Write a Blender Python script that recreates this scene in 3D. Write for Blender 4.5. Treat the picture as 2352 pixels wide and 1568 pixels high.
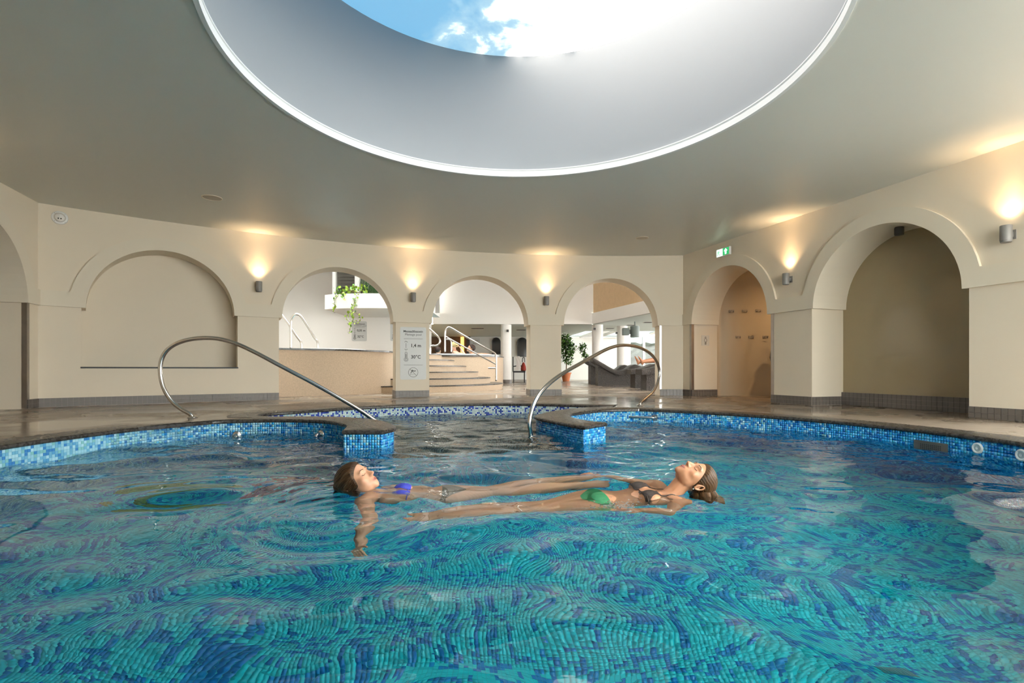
import bpy, bmesh, math, random
import numpy as np
from mathutils import Vector, Matrix
from mathutils.geometry import delaunay_2d_cdt

for o in list(bpy.data.objects):
    bpy.data.objects.remove(o)
random.seed(7)
rng = np.random.default_rng(7)
SC = bpy.context.scene
COL = SC.collection
PI = math.pi

# ------------------------------------------------------------------ camera
F_PX, HORIZON, EYE = 1190.0, 848.0, 0.488
cam_d = bpy.data.cameras.new('camera')
cam = bpy.data.objects.new('camera', cam_d)
COL.objects.link(cam)
cam.location = (0, 0, EYE)
cam.rotation_euler = (PI / 2, 0, 0)
cam_d.sensor_width = 36.0
cam_d.lens = F_PX / 2352 * 36.0
cam_d.shift_y = (HORIZON - 784) / 2352
cam_d.clip_start = 0.02
SC.camera = cam

# ------------------------------------------------------------------ world: soft overcast daylight
WORLD_STRENGTH = 6.2
world = bpy.data.worlds.new('world')
SC.world = world
world.use_nodes = True
wn = world.node_tree
bg = wn.nodes['Background']
bg.inputs[0].default_value = (1.0, 0.985, 0.96, 1)
bg.inputs[1].default_value = WORLD_STRENGTH

# ------------------------------------------------------------------ exposure
SC.view_settings.view_transform = 'Standard'
SC.view_settings.look = 'None'
SC.view_settings.gamma = 1.0
SC.view_settings.use_curve_mapping = False
SC.view_settings.exposure = 1.08
SKY_PANEL = 2.4          # the back-lit sky picture in the ceiling drum
SCONCE_W = 26.0           # each wall up-lighter
try:
    cy = SC.cycles
    cy.max_bounces = 7
    cy.diffuse_bounces = 4
    cy.glossy_bounces = 3
    cy.transmission_bounces = 5
    cy.use_adaptive_sampling = True
    cy.adaptive_threshold = 0.1
    cy.adaptive_min_samples = 16
    cy.use_light_tree = False
    cy.transparent_max_bounces = 10
    cy.caustics_refractive = True
    cy.caustics_reflective = False
    cy.use_denoising = True
    cy.sample_clamp_indirect = 6.0
    cy.blur_glossy = 0.5
except Exception:
    pass

# ------------------------------------------------------------------ helpers
def G(px, py, z=0.0):
    """plan position of a photographed point that lies at height z"""
    d = (EYE - z) * F_PX / (py - HORIZON)
    return ((px - 1176) / F_PX * d, d)

def at(px, py, Y):
    return Vector(((px - 1176) / F_PX * Y, Y, EYE + (HORIZON - py) / F_PX * Y))

def tag(o, label=None, cat=None, group=None, kind=None):
    if label: o['label'] = label
    if cat: o['category'] = cat
    if group: o['group'] = group
    if kind: o['kind'] = kind
    return o

def link(name, me, mat=None, parent=None, smooth=False):
    o = bpy.data.objects.new(name, me)
    COL.objects.link(o)
    if mat is not None and len(me.materials) == 0:
        me.materials.append(mat)
    if parent is not None:
        o.parent = parent
    if smooth:
        me.polygons.foreach_set('use_smooth', np.ones(len(me.polygons), dtype=bool))
    return o

def empty(name, loc=(0, 0, 0), rz=0.0):
    o = bpy.data.objects.new(name, None)
    COL.objects.link(o)
    o.location = loc
    o.rotation_euler = (0, 0, rz)
    o.empty_display_size = 0.1
    return o

def np_mesh(name, V, Fq):
    """V (n,3) array, Fq (m,4) quads"""
    me = bpy.data.meshes.new(name)
    V = np.asarray(V, dtype=np.float32); Fq = np.asarray(Fq, dtype=np.int32)
    me.vertices.add(len(V)); me.vertices.foreach_set('co', V.ravel())
    k = Fq.shape[1]
    me.loops.add(Fq.size); me.loops.foreach_set('vertex_index', Fq.ravel())
    me.polygons.add(len(Fq))
    me.polygons.foreach_set('loop_start', np.arange(0, Fq.size, k, dtype=np.int32))
    me.polygons.foreach_set('loop_total', np.full(len(Fq), k, dtype=np.int32))
    me.update(calc_edges=True)
    return me

class MB:
    """collects shapes into one mesh"""
    def __init__(s): s.v = []; s.f = []
    def add(s, V, F):
        b = len(s.v); s.v += [tuple(p) for p in V]; s.f += [tuple(i + b for i in f) for f in F]; return s
    def quad(s, a, b, c, d): return s.add([a, b, c, d], [(0, 1, 2, 3)])
    def box(s, c, size, rz=0.0, M=None, bev=0.0):
        x, y, z = [q / 2 for q in size]
        if bev > 0:
            bm = bmesh.new(); bmesh.ops.create_cube(bm, size=1)
            for v in bm.verts: v.co = (v.co.x * 2 * x, v.co.y * 2 * y, v.co.z * 2 * z)
            bmesh.ops.bevel(bm, geom=bm.edges[:], offset=bev, segments=2, affect='EDGES', profile=0.5)
            V = [v.co.copy() for v in bm.verts]; bm.verts.index_update()
            F = [[v.index for v in f.verts] for f in bm.faces]; bm.free()
        else:
            V = [Vector((sx * x, sy * y, sz * z)) for sz in (-1, 1) for sy in (-1, 1) for sx in (-1, 1)]
            F = [(0, 2, 3, 1), (4, 5, 7, 6), (0, 1, 5, 4), (1, 3, 7, 5), (3, 2, 6, 7), (2, 0, 4, 6)]
        if M is None: M = Matrix.Translation(c) @ Matrix.Rotation(rz, 4, 'Z')
        else: M = Matrix.Translation(c) @ M
        return s.add([M @ v for v in V], F)
    def tube(s, pts, r, n=12, cap=True, closed=False):
        pts = [Vector(p) for p in pts]; N = len(pts)
        rr = r if hasattr(r, '__len__') else [r] * N
        V = []; up = None
        for i, p in enumerate(pts):
            if closed: t = (pts[(i + 1) % N] - pts[i - 1])
            else: t = (pts[min(i + 1, N - 1)] - pts[max(i - 1, 0)])
            t.normalize()
            if up is None:
                up = Vector((0, 0, 1)) if abs(t.z) < 0.9 else Vector((1, 0, 0))
            a = t.cross(up); a.normalize(); b = a.cross(t); b.normalize(); up = b
            for k in range(n):
                w = 2 * PI * k / n
                V.append(p + (a * math.cos(w) + b * math.sin(w)) * rr[i])
        F = []
        for i in range(N if closed else N - 1):
            j = (i + 1) % N
            for k in range(n):
                l = (k + 1) % n
                F.append((i * n + k, i * n + l, j * n + l, j * n + k))
        if cap and not closed:
            F.append(tuple(reversed(range(n)))); F.append(tuple((N - 1) * n + k for k in range(n)))
        return s.add(V, F)
    def lathe(s, prof, c=(0, 0, 0), n=32, M=None, a0=0.0, a1=2 * PI):
        c = Vector(c); V = []; full = abs(a1 - a0 - 2 * PI) < 1e-6
        m = n if full else n + 1
        for k in range(m):
            w = a0 + (a1 - a0) * k / n
            for (r, z) in prof:
                p = Vector((r * math.cos(w), r * math.sin(w), z))
                V.append(c + (M @ p if M else p))
        L = len(prof); F = []
        for k in range(n):
            l = (k + 1) % m
            for i in range(L - 1):
                F.append((k * L + i, l * L + i, l * L + i + 1, k * L + i + 1))
        return s.add(V, F)
    def grid(s, rows):
        m = len(rows[0]); V = [p for r in rows for p in r]
        F = [(i * m + j, i * m + j + 1, (i + 1) * m + j + 1, (i + 1) * m + j) for i in range(len(rows) - 1) for j in range(m - 1)]
        return s.add(V, F)
    def ell(s, c, r, M=None, n=16, m=10):
        c = Vector(c); rows = []
        for i in range(m + 1):
            t = PI * i / m; row = []
            for k in range(n + 1):
                w = 2 * PI * k / n
                p = Vector((r[0] * math.sin(t) * math.cos(w), r[1] * math.sin(t) * math.sin(w), r[2] * math.cos(t)))
                row.append(c + (M @ p if M else p))
            rows.append(row)
        return s.grid(rows)
    def build(s, name, mat=None, parent=None, smooth=False, weld=False, auto=None):
        me = bpy.data.meshes.new(name)
        me.from_pydata([tuple(p) for p in s.v], [], s.f)
        bm = bmesh.new(); bm.from_mesh(me)
        if weld: bmesh.ops.remove_doubles(bm, verts=bm.verts, dist=1e-5)
        bmesh.ops.recalc_face_normals(bm, faces=bm.faces)
        bm.to_mesh(me); bm.free()
        o = link(name, me, mat, parent, smooth)
        if auto:
            me.set_sharp_from_angle(angle=auto)
        return o

def cr(P, n=8, closed=False):
    """Catmull-Rom through points (any dimension), n steps per span"""
    P = [np.array(p, float) for p in P]; N = len(P); out = []
    for i in range(N if closed else N - 1):
        g = lambda k: P[k % N] if closed else P[min(max(k, 0), N - 1)]
        a, b, c, d = g(i - 1), g(i), g(i + 1), g(i + 2)
        for j in range(n):
            t = j / n
            out.append(0.5 * ((2 * b) + (c - a) * t + (2 * a - 5 * b + 4 * c - d) * t * t + (3 * b - a - 3 * c + d) * t ** 3))
    if not closed: out.append(P[-1])
    return out

def resample(P, step):
    P = np.array(P, float); d = np.r_[0, np.cumsum(np.hypot(*(np.diff(P, axis=0)[:, :2].T)))]
    n = max(2, int(round(d[-1] / step)) + 1); t = np.linspace(0, d[-1], n)
    return np.stack([np.interp(t, d, P[:, k]) for k in range(P.shape[1])], 1)

def in_poly(pts, poly):
    pts = np.asarray(pts); poly = np.asarray(poly); x, y = pts[:, 0], pts[:, 1]
    c = np.zeros(len(pts), bool); n = len(poly); j = n - 1
    for i in range(n):
        xi, yi = poly[i]; xj, yj = poly[j]
        if yi != yj:
            m = ((yi > y) != (yj > y)) & (x < (xj - xi) * (y - yi) / (yj - yi) + xi)
            c ^= m
        j = i
    return c

def plate(name, outer, holes, z, mat, parent=None):
    """flat polygon with holes"""
    V = [Vector(p[:2]) for p in outer]; E = [(i, (i + 1) % len(outer)) for i in range(len(outer))]
    for h in holes:
        b = len(V); V += [Vector(p[:2]) for p in h]; E += [(b + i, b + (i + 1) % len(h)) for i in range(len(h))]
    r = delaunay_2d_cdt(V, E, [], 0, 1e-5)
    vs = np.array([tuple(v) for v in r[0]]); T = np.array([f for f in r[2]])
    cen = vs[T].mean(1); ok = in_poly(cen, [tuple(p[:2]) for p in outer])
    for h in holes: ok &= ~in_poly(cen, [tuple(p[:2]) for p in h])
    me = np_mesh(name, np.c_[vs, np.full(len(vs), z)], T[ok])
    return link(name, me, mat, parent)

# ------------------------------------------------------------------ materials
def srgb(r, g, b):
    f = lambda c: (c / 255 / 12.92) if c / 255 <= 0.04045 else ((c / 255 + 0.055) / 1.055) ** 2.4
    return (f(r), f(g), f(b), 1)

def mat(name, col, rough=0.5, metal=0.0, bump=0.0, bscale=40.0, var=0.0, vscale=3.0, spec=0.5, rvar=0.0, sss=0.0, coat=0.0):
    m = bpy.data.materials.new(name); m.use_nodes = True
    nt = m.node_tree; b = nt.nodes['Principled BSDF']
    b.inputs['Base Color'].default_value = col
    b.inputs['Roughness'].default_value = rough
    b.inputs['Metallic'].default_value = metal
    b.inputs['Specular IOR Level'].default_value = spec
    if coat: b.inputs['Coat Weight'].default_value = coat; b.inputs['Coat Roughness'].default_value = 0.05
    if sss:
        b.inputs['Subsurface Weight'].default_value = sss
        b.inputs['Subsurface Radius'].default_value = (0.012, 0.005, 0.003)
        b.inputs['Subsurface Scale'].default_value = 1.0
    tc = nt.nodes.new('ShaderNodeTexCoord')
    if bump:
        n = nt.nodes.new('ShaderNodeTexNoise'); n.inputs['Scale'].default_value = bscale; n.inputs['Detail'].default_value = 4
        bp = nt.nodes.new('ShaderNodeBump'); bp.inputs['Strength'].default_value = bump; bp.inputs['Distance'].default_value = 0.01
        nt.links.new(tc.outputs['Object'], n.inputs['Vector']); nt.links.new(n.outputs['Fac'], bp.inputs['Height'])
        nt.links.new(bp.outputs['Normal'], b.inputs['Normal'])
    if var or rvar:
        n2 = nt.nodes.new('ShaderNodeTexNoise'); n2.inputs['Scale'].default_value = vscale; n2.inputs['Detail'].default_value = 5
        nt.links.new(tc.outputs['Object'], n2.inputs['Vector'])
    if var:
        mx = nt.nodes.new('ShaderNodeMix'); mx.data_type = 'RGBA'
        mx.inputs[6].default_value = tuple(max(0, c * (1 - var)) for c in col[:3]) + (1,)
        mx.inputs[7].default_value = tuple(min(1, c * (1 + var)) for c in col[:3]) + (1,)
        nt.links.new(n2.outputs['Fac'], mx.inputs[0]); nt.links.new(mx.outputs[2], b.inputs['Base Color'])
    if rvar:
        mr = nt.nodes.new('ShaderNodeMapRange'); mr.inputs[1].default_value = 0.4; mr.inputs[2].default_value = 0.62
        mr.inputs[3].default_value = max(0.03, rough - rvar); mr.inputs[4].default_value = min(1, rough + rvar)
        nt.links.new(n2.outputs['Fac'], mr.inputs[0]); nt.links.new(mr.outputs[0], b.inputs['Roughness'])
    return m

def emat(name, col, strength):
    m = bpy.data.materials.new(name); m.use_nodes = True
    nt = m.node_tree; b = nt.nodes['Principled BSDF']
    b.inputs['Base Color'].default_value = col
    b.inputs['Emission Color'].default_value = col; b.inputs['Emission Strength'].default_value = strength
    return m

M = {}
M['plaster'] = mat('plaster', (0.80, 0.71, 0.575, 1), 0.75, bump=0.04, bscale=120, var=0.03, vscale=2)
M['trim'] = mat('arch_trim', (0.79, 0.715, 0.585, 1), 0.7, bump=0.03, bscale=120)
M['ceiling'] = mat('ceiling_paint', (0.69, 0.70, 0.65, 1), 0.38, var=0.02, vscale=1.5)
M['white'] = mat('white_paint', (0.88, 0.86, 0.825, 1), 0.7, bump=0.02, bscale=90)
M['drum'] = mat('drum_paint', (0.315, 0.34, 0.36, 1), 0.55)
M['steel'] = mat('brushed_steel', (0.60, 0.58, 0.55, 1), 0.22, 1.0)
M['steel_dull'] = mat('dull_steel', (0.42, 0.39, 0.36, 1), 0.38, 1.0, var=0.15, vscale=8)
M['lamp_grey'] = mat('lamp_grey', (0.30, 0.29, 0.28, 1), 0.5, 0.3)
M['black'] = mat('black_paint', (0.012, 0.012, 0.012, 1), 0.45)
M['glass_dark'] = mat('dark_glass', (0.015, 0.017, 0.02, 1), 0.08)
M['granite'] = mat('dark_granite', (0.038, 0.034, 0.031, 1), 0.30, bump=0.05, bscale=300, var=0.2, vscale=40, rvar=0.14)
M['stone'] = mat('beige_stone', (0.56, 0.44, 0.32, 1), 0.75, bump=0.12, bscale=160, var=0.25, vscale=45)
M['base_tile'] = mat('grey_tile', (0.155, 0.135, 0.12, 1), 0.35, var=0.12, vscale=6)
M['grout_dark'] = mat('dark_grout', (0.30, 0.27, 0.24, 1), 0.8)
M['grout'] = mat('pool_grout', (0.18, 0.43, 0.58, 1), 0.8)
M['floor_grout'] = mat('pool_floor_grout', (0.01, 0.50, 0.58, 1), 0.8)
# ================================================================== ROOM SHELL
CEIL = EYE + 2.135
OC = (0.075, 3.705); OR = 2.045                       # ceiling drum
ACX, ACY, ARAD = 2.1204, -2.598, 12.354               # centre and radius of the bowed back wall
CL = Vector((-6.0776, 6.6443)); CRN = Vector((3.2062, 9.7084))
A0 = math.atan2(CL.x - ACX, CL.y - ACY)
WLEN = 10.051
DIR = Vector((0.3065, -0.9519)); NR = Vector((0.9519, 0.3065))
SPRING, RIN, ROUT, HW, BAND, PROUD = 1.31, 0.885, 1.06, 0.93, 0.2, 0.035

def path_back(s):
    a = A0 + s / ARAD; n = Vector((math.sin(a), math.cos(a)))
    return Vector((ACX, ACY)) + n * ARAD, n
def path_right(t): return CRN + DIR * t, NR
def path_left(t): return CL + DIR * t, -NR
RB = CRN + DIR * 9.6; LB = CL + DIR * 9.6
RDIR = (LB - RB).normalized(); RLEN = (LB - RB).length
def path_rear(s): return RB + RDIR * s, DIR

def P3(path, s, z, d=0.0):
    p, n = path(s); q = p + n * d
    return Vector((q.x, q.y, z))

def arch_z(x, c, r):
    q = r * r - (x - c) ** 2
    return SPRING + math.sqrt(q) if q > 0 else SPRING

def samples(s0, s1, arches, extra=()):
    S = set(np.linspace(s0, s1, max(2, int((s1 - s0) / 0.16) + 1)).tolist())
    for c, r in arches:
        for R in (r, RIN, ROUT):
            for k in range(33):
                x = c - R * math.cos(PI * k / 32)
                if s0 <= x <= s1: S.add(x)
    S |= {e for e in extra if s0 <= e <= s1}
    S = sorted(S); out = [S[0]]
    for x in S[1:]:
        if x - out[-1] > 1e-4: out.append(x)
    return out

def arch_wall(name, path, s0, s1, cs, depth, label, sills={}, mat=None):
    """solid wall with arched openings; sills: centre -> (sill z, niche depth)"""
    b = MB(); S = samples(s0, s1, [(c, HW) for c in cs], [c + k * HW for c in cs for k in (-1, 1)])
    for a, c_ in zip(S[:-1], S[1:]):
        mid = (a + c_) / 2; op = None
        for c in cs:
            if abs(mid - c) < HW: op = c
        za = zb = -0.02
        if op is not None:
            za, zb = arch_z(a, op, HW), arch_z(c_, op, HW)
            D = depth
            if op in sills:
                sz, nd = sills[op]; D = nd
                b.quad(P3(path, a, 0), P3(path, c_, 0), P3(path, c_, sz), P3(path, a, sz))
                b.quad(P3(path, a, sz), P3(path, c_, sz), P3(path, c_, sz, nd), P3(path, a, sz, nd))
                b.quad(P3(path, a, sz, nd), P3(path, c_, sz, nd), P3(path, c_, zb, nd), P3(path, a, za, nd))
            b.quad(P3(path, a, za), P3(path, c_, zb), P3(path, c_, zb, D), P3(path, a, za, D))
        b.quad(P3(path, a, za), P3(path, c_, zb), P3(path, c_, CEIL), P3(path, a, CEIL))
        b.quad(P3(path, a, za, depth), P3(path, c_, zb, depth), P3(path, c_, CEIL, depth), P3(path, a, CEIL, depth))
    for c in cs:
        zl, D = (sills[c] if c in sills else (-0.02, depth))
        for k in (-1, 1):
            x = c + k * HW
            b.quad(P3(path, x, zl), P3(path, x, zl, D), P3(path, x, SPRING, D), P3(path, x, SPRING))
    me = bpy.data.meshes.new(name)
    me.from_pydata([tuple(p) for p in b.v], [], b.f)
    bm = bmesh.new(); bm.from_mesh(me); bmesh.ops.remove_doubles(bm, verts=bm.verts, dist=1e-5); bm.to_mesh(me); bm.free()
    o = link(name, me, mat or M['plaster'])
    return tag(o, label, 'wall', kind='structure')

TRIM_N = [0]
def arch_trim(path, s0, s1, c, depth, label):
    """raised arch band with its impost block, one per arch"""
    TRIM_N[0] += 1
    b = MB(); S = samples(s0, s1, [(c, RIN), (c, ROUT)], [c + k * RIN for k in (-1, 1)])
    zl = lambda x: arch_z(x, c, RIN)
    zu = lambda x: max(SPRING + BAND, arch_z(x, c, ROUT))
    for a, e in zip(S[:-1], S[1:]):
        la, le, ua, ue = zl(a), zl(e), zu(a), zu(e)
        b.quad(P3(path, a, la, -PROUD), P3(path, e, le, -PROUD), P3(path, e, ue, -PROUD), P3(path, a, ua, -PROUD))
        b.quad(P3(path, a, ua, -PROUD), P3(path, e, ue, -PROUD), P3(path, e, ue, 0.002), P3(path, a, ua, 0.002))
        D = depth + 0.002
        b.quad(P3(path, a, la, -PROUD), P3(path, e, le, -PROUD), P3(path, e, le, D), P3(path, a, la, D))
        if abs((a + e) / 2 - c) < HW + 0.02:
            b.quad(P3(path, a, la, D), P3(path, e, le, D), P3(path, e, ue, D), P3(path, a, ua, D))
    for x in (s0, s1):
        b.quad(P3(path, x, zl(x), -PROUD), P3(path, x, zl(x), 0.01), P3(path, x, zu(x), 0.01), P3(path, x, zu(x), -PROUD))
    o = b.build('trim_%d' % TRIM_N[0], M['trim'], weld=True)
    return tag(o, label, 'trim', kind='structure')

BC = [WLEN / 2 + k * 1.2225 for k in (-3, -1, 1, 3)]
RC = [1.18, 3.745, 6.31, 8.6]
RWIN = 5.45
WT, WTR = 0.42, 0.56
NICHE = {BC[0]: (0.515, 0.38)}
arch_wall('wall_back', path_back, 0, WLEN, BC, WT, 'bowed cream plaster wall pierced by a row of round arches', NICHE)
arch_wall('wall_right', path_right, 0, RWIN, RC[:2], WTR, 'cream plaster wall with two deep arched recesses and lamps', {})
arch_wall('wall_left', path_left, 0, 9.6, RC, WTR, 'cream plaster wall with an arched opening at the picture edge', {})
REARC = [7.4]
arch_wall('wall_rear', path_rear, 5.1, RLEN, REARC, WT, 'cream plaster wall with an arch behind the viewer', {})
bn = ['blind arched niche beside the corner camera', 'first open arch from the blind niche, showing the vine',
      'open arch between the signed pillar and the next pillar', 'open arch that shows the dark loungers']
for c, t in zip(BC, bn):
    arch_trim(path_back, 0.0 if c == BC[0] else c - 1.2225, WLEN if c == BC[3] else c + 1.2225, c, WT if c != BC[0] else 0.38, 'raised cream band around the ' + t)
rn = ['arched shower recess under the exit sign', 'wide arched niche with the glossy panel', 'arched window just past the frame', 'arched window behind the viewer']
for c, t in zip(RC[:2], rn):
    lo = 0 if c == RC[0] else c - 1.2825
    arch_trim(path_right, lo, (RWIN if c == RC[1] else c + 1.2825), c, WTR, 'raised cream band around the ' + t)
arch_trim(path_left, 0, RC[0] + 1.2825, RC[0], WTR, 'raised cream band around the arch at the picture edge beside the corner camera')

# ceiling with the round drum
def ring(c, r, n, a0=0, a1=2 * PI): return [(c[0] + r * math.cos(a0 + (a1 - a0) * k / n), c[1] + r * math.sin(a0 + (a1 - a0) * k / n)) for k in range(n)]
room = [tuple(path_back(s)[0] + path_back(s)[1] * 0.2) for s in np.linspace(0, WLEN, 60)] + [tuple(RB + (NR + DIR) * 0.2), tuple(LB + (DIR - NR) * 0.2)]
tag(plate('ceiling', room, [ring(OC, OR, 180)], CEIL, M['ceiling']), 'smooth pale ceiling around the big round drum opening', 'ceiling', kind='structure')
b = MB(); b.lathe([(OR, CEIL), (OR, CEIL + 1.345)], (OC[0], OC[1], 0), 180)
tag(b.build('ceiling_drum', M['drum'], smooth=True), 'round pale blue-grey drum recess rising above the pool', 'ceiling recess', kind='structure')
b = MB(); b.lathe([(OR + 0.004, CEIL + 0.001), (OR + 0.0, CEIL - 0.008), (OR - 0.03, CEIL - 0.008), (OR - 0.03, CEIL + 0.045), (OR - 0.018, CEIL + 0.05),
                   (OR - 0.018, CEIL + 0.058), (OR - 0.03, CEIL + 0.062), (OR - 0.03, CEIL + 0.072), (OR, CEIL + 0.08)], (OC[0], OC[1], 0), 180)
tag(b.build('trim_20', mat('rim_white', (0.80, 0.82, 0.82, 1), 0.5)), 'white grooved moulding round the edge of the ceiling drum', 'trim', kind='structure')

# back-lit printed sky at the top of the drum
m = bpy.data.materials.new('sky_picture'); m.use_nodes = True; nt = m.node_tree; p = nt.nodes['Principled BSDF']
tc = nt.nodes.new('ShaderNodeTexCoord'); n1 = nt.nodes.new('ShaderNodeTexNoise'); n1.inputs['Scale'].default_value = 1.5; n1.inputs['Detail'].default_value = 9; n1.inputs['Roughness'].default_value = 0.58; n1.inputs['Distortion'].default_value = 0.25
sx = nt.nodes.new('ShaderNodeSeparateXYZ'); mx = nt.nodes.new('ShaderNodeMath'); mx.operation = 'MULTIPLY_ADD'; mx.inputs[1].default_value = 0.24; mx.inputs[2].default_value = 0.05
ad = nt.nodes.new('ShaderNodeMath'); rp = nt.nodes.new('ShaderNodeValToRGB')
nt.links.new(tc.outputs['Object'], n1.inputs['Vector']); nt.links.new(tc.outputs['Object'], sx.inputs[0]); nt.links.new(sx.outputs['X'], mx.inputs[0])
nt.links.new(n1.outputs['Fac'], ad.inputs[0]); nt.links.new(mx.outputs[0], ad.inputs[1]); nt.links.new(ad.outputs[0], rp.inputs[0])
e = rp.color_ramp.elements; e[0].position = 0.36; e[0].color = (0.032, 0.092, 0.148, 1); e[1].position = 0.62; e[1].color = (1, 0.93, 0.86, 1)
q = e.new(0.47); q.color = (0.08, 0.132, 0.165, 1); q = e.new(0.54); q.color = (0.28, 0.31, 0.33, 1)
p.inputs['Base Color'].default_value = (0.3, 0.3, 0.3, 1); nt.links.new(rp.outputs[0], p.inputs['Emission Color']); p.inputs['Emission Strength'].default_value = SKY_PANEL
root = empty('sky_panel', (OC[0], OC[1], CEIL + 1.345))
b = MB(); b.add([(OR * math.cos(2 * PI * k / 96), OR * math.sin(2 * PI * k / 96), -0.01) for k in range(96)], [tuple(range(96))])
b.build('picture', m, root)
b = MB(); b.lathe([(OR + 0.05, -0.005), (OR + 0.05, 0.04), (0.01, 0.04)], n=64); b.build('housing', M['white'], root)
tag(root, 'round back-lit panel printed with blue sky and white clouds', 'light panel')
# ================================================================== POOL
PC, PR = (0.069, 3.413), 3.367
WATER, DEEP, ANNEX_Z, TT = -0.149, -1.55, -0.62, -0.033
def circ_pt(deg): a = math.radians(deg); return (PC[0] + PR * math.sin(a), PC[1] + PR * math.cos(a))
main_arc = [circ_pt(a) for a in np.linspace(26.5, 286.5, 160)]
left_in = cr([circ_pt(286.5), circ_pt(291), (-2.80, 4.955), (-2.269, 5.097), (-1.784, 4.963), (-1.482, 4.640), (-1.395, 4.4), (-1.35, 4.15)], 7)
left_end = [(-1.35, 4.15), (-1.04, 4.15)]
left_out = cr([(-1.04, 4.15), (-0.995, 4.32), (-1.014, 4.45), (-1.077, 4.62), (-1.218, 4.88), (-1.349, 5.05), (-1.648, 5.278), (-1.87, 5.354), (-2.085, 5.378), (-2.46, 5.37), (-2.72, 5.48)], 5)
annex = cr([(-2.72, 5.48), (-2.763, 5.72), (-2.55, 6.02), (-2.25, 6.42), (-1.84, 6.836), (-1.084, 7.246), (0.0, 7.38), (0.895, 7.13), (1.40, 6.93)], 8)
right_out = cr([(1.40, 6.93), (1.10, 6.753), (0.73, 6.453), (0.455, 6.008), (0.281, 5.581), (0.252, 5.401), (0.289, 5.212), (0.379, 5.003), (0.479, 4.757), (0.617, 4.467)], 6)
right_end = [(0.617, 4.467), (0.859, 4.757)]
right_in = cr([(0.859, 4.757), (0.739, 4.909), (0.644, 5.136), (0.597, 5.40), (0.632, 5.68), (0.738, 5.876), (1.112, 6.30), circ_pt(26.5)], 6)
RUNS = [('main', main_arc), ('left_in', left_in), ('left_end', left_end), ('left_out', left_out), ('annex', annex), ('right_out', right_out), ('right_end', right_end), ('right_in', right_in)]
OUT = []
for nme, r in RUNS: OUT += [tuple(p) for p in r[:-1]]
OUTL = np.array(OUT)

floor_outer = [(-12, -4), (12, -4), (12, 27), (-12, 27)]
M['deck'] = bpy.data.materials.new('deck_tiles'); M['deck'].use_nodes = True
nt = M['deck'].node_tree; p = nt.nodes['Principled BSDF']
tc = nt.nodes.new('ShaderNodeTexCoord'); mp = nt.nodes.new('ShaderNodeMapping'); mp.inputs['Rotation'].default_value = (0, 0, math.radians(-18))
br = nt.nodes.new('ShaderNodeTexBrick'); br.offset = 0.0; br.inputs['Scale'].default_value = 1.0; br.inputs['Brick Width'].default_value = 0.06; br.inputs['Row Height'].default_value = 0.06; br.inputs['Mortar Size'].default_value = 0.0028
br.inputs['Color1'].default_value = (0.235, 0.185, 0.14, 1); br.inputs['Color2'].default_value = (0.27, 0.215, 0.165, 1); br.inputs['Mortar'].default_value = (0.16, 0.13, 0.10, 1)
n1 = nt.nodes.new('ShaderNodeTexNoise'); n1.inputs['Scale'].default_value = 0.9; n1.inputs['Detail'].default_value = 4
mr = nt.nodes.new('ShaderNodeMapRange'); mr.inputs[1].default_value = 0.42; mr.inputs[2].default_value = 0.62; mr.inputs[3].default_value = 0.12; mr.inputs[4].default_value = 0.42
bp = nt.nodes.new('ShaderNodeBump'); bp.inputs['Strength'].default_value = 0.25; bp.inputs['Distance'].default_value = 0.003
for a, c in ((tc.outputs['Object'], mp.inputs[0]), (mp.outputs[0], br.inputs['Vector']), (br.outputs['Color'], p.inputs['Base Color']), (tc.outputs['Object'], n1.inputs['Vector']),
             (n1.outputs['Fac'], mr.inputs[0]), (mr.outputs[0], p.inputs['Roughness']), (br.outputs['Fac'], bp.inputs['Height']), (bp.outputs[0], p.inputs['Normal'])):
    nt.links.new(a, c)
bp.invert = True
tag(plate('floor', floor_outer, [OUT], -0.003, M['deck']), 'wet floor of small beige-brown tiles around the pool', 'floor', kind='structure')

# --- coping: dark granite stones following the rim
CLL = np.array(cr([(-2.62, 5.27), (-2.18, 5.24), (-1.72, 5.12), (-1.41, 4.85), (-1.25, 4.58), (-1.185, 4.32)], 8))
CLR = np.array(cr([(1.30, 6.72), (1.05, 6.54), (0.73, 6.15), (0.46, 5.68), (0.445, 5.36), (0.53, 5.05), (0.66, 4.80)], 8))
def near(p, L):
    d = np.hypot(*(L - p).T); i = int(d.argmin())
    q = L[i]
    for j in (i - 1, i + 1):
        if 0 <= j < len(L):
            a, c = L[i], L[j]; t = np.clip(np.dot(p - a, c - a) / max(1e-9, np.dot(c - a, c - a)), 0, 1); w = a + (c - a) * t
            if np.hypot(*(w - p)) < np.hypot(*(q - p)): q = w
    return q
NOUT = len(OUTL)
tan = np.roll(OUTL, -1, 0) - np.roll(OUTL, 1, 0); tan /= np.hypot(*tan.T)[:, None]
NIN = np.stack([tan[:, 1], -tan[:, 0]], 1)           # towards the water
seg_name = []
for nme, r in RUNS: seg_name += [nme] * (len(r) - 1)
OUTER = []
for i in range(NOUT):
    p_ = OUTL[i]; w = 0.27
    if seg_name[i].startswith('left'): q = near(p_, CLL)
    elif seg_name[i].startswith('right'): q = near(p_, CLR)
    else: q = p_ - NIN[i] * w
    OUTER.append(q)
OUTER = np.array(OUTER)
coping = empty('pool_coping', (0, 0, 0))
tag(coping, 'dark granite coping stones with rounded nosing along the pool rim', 'coping', kind='structure')
PROF = [(0.004, 0.0), (0.010, -0.002), (0.016, -0.008), (0.018, -0.016), (0.016, -0.026), (0.010, -0.032), (-0.004, TT)]
breaks = []; acc = 0.0; starts = np.cumsum([0] + [len(r) - 1 for _, r in RUNS]).tolist()
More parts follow.
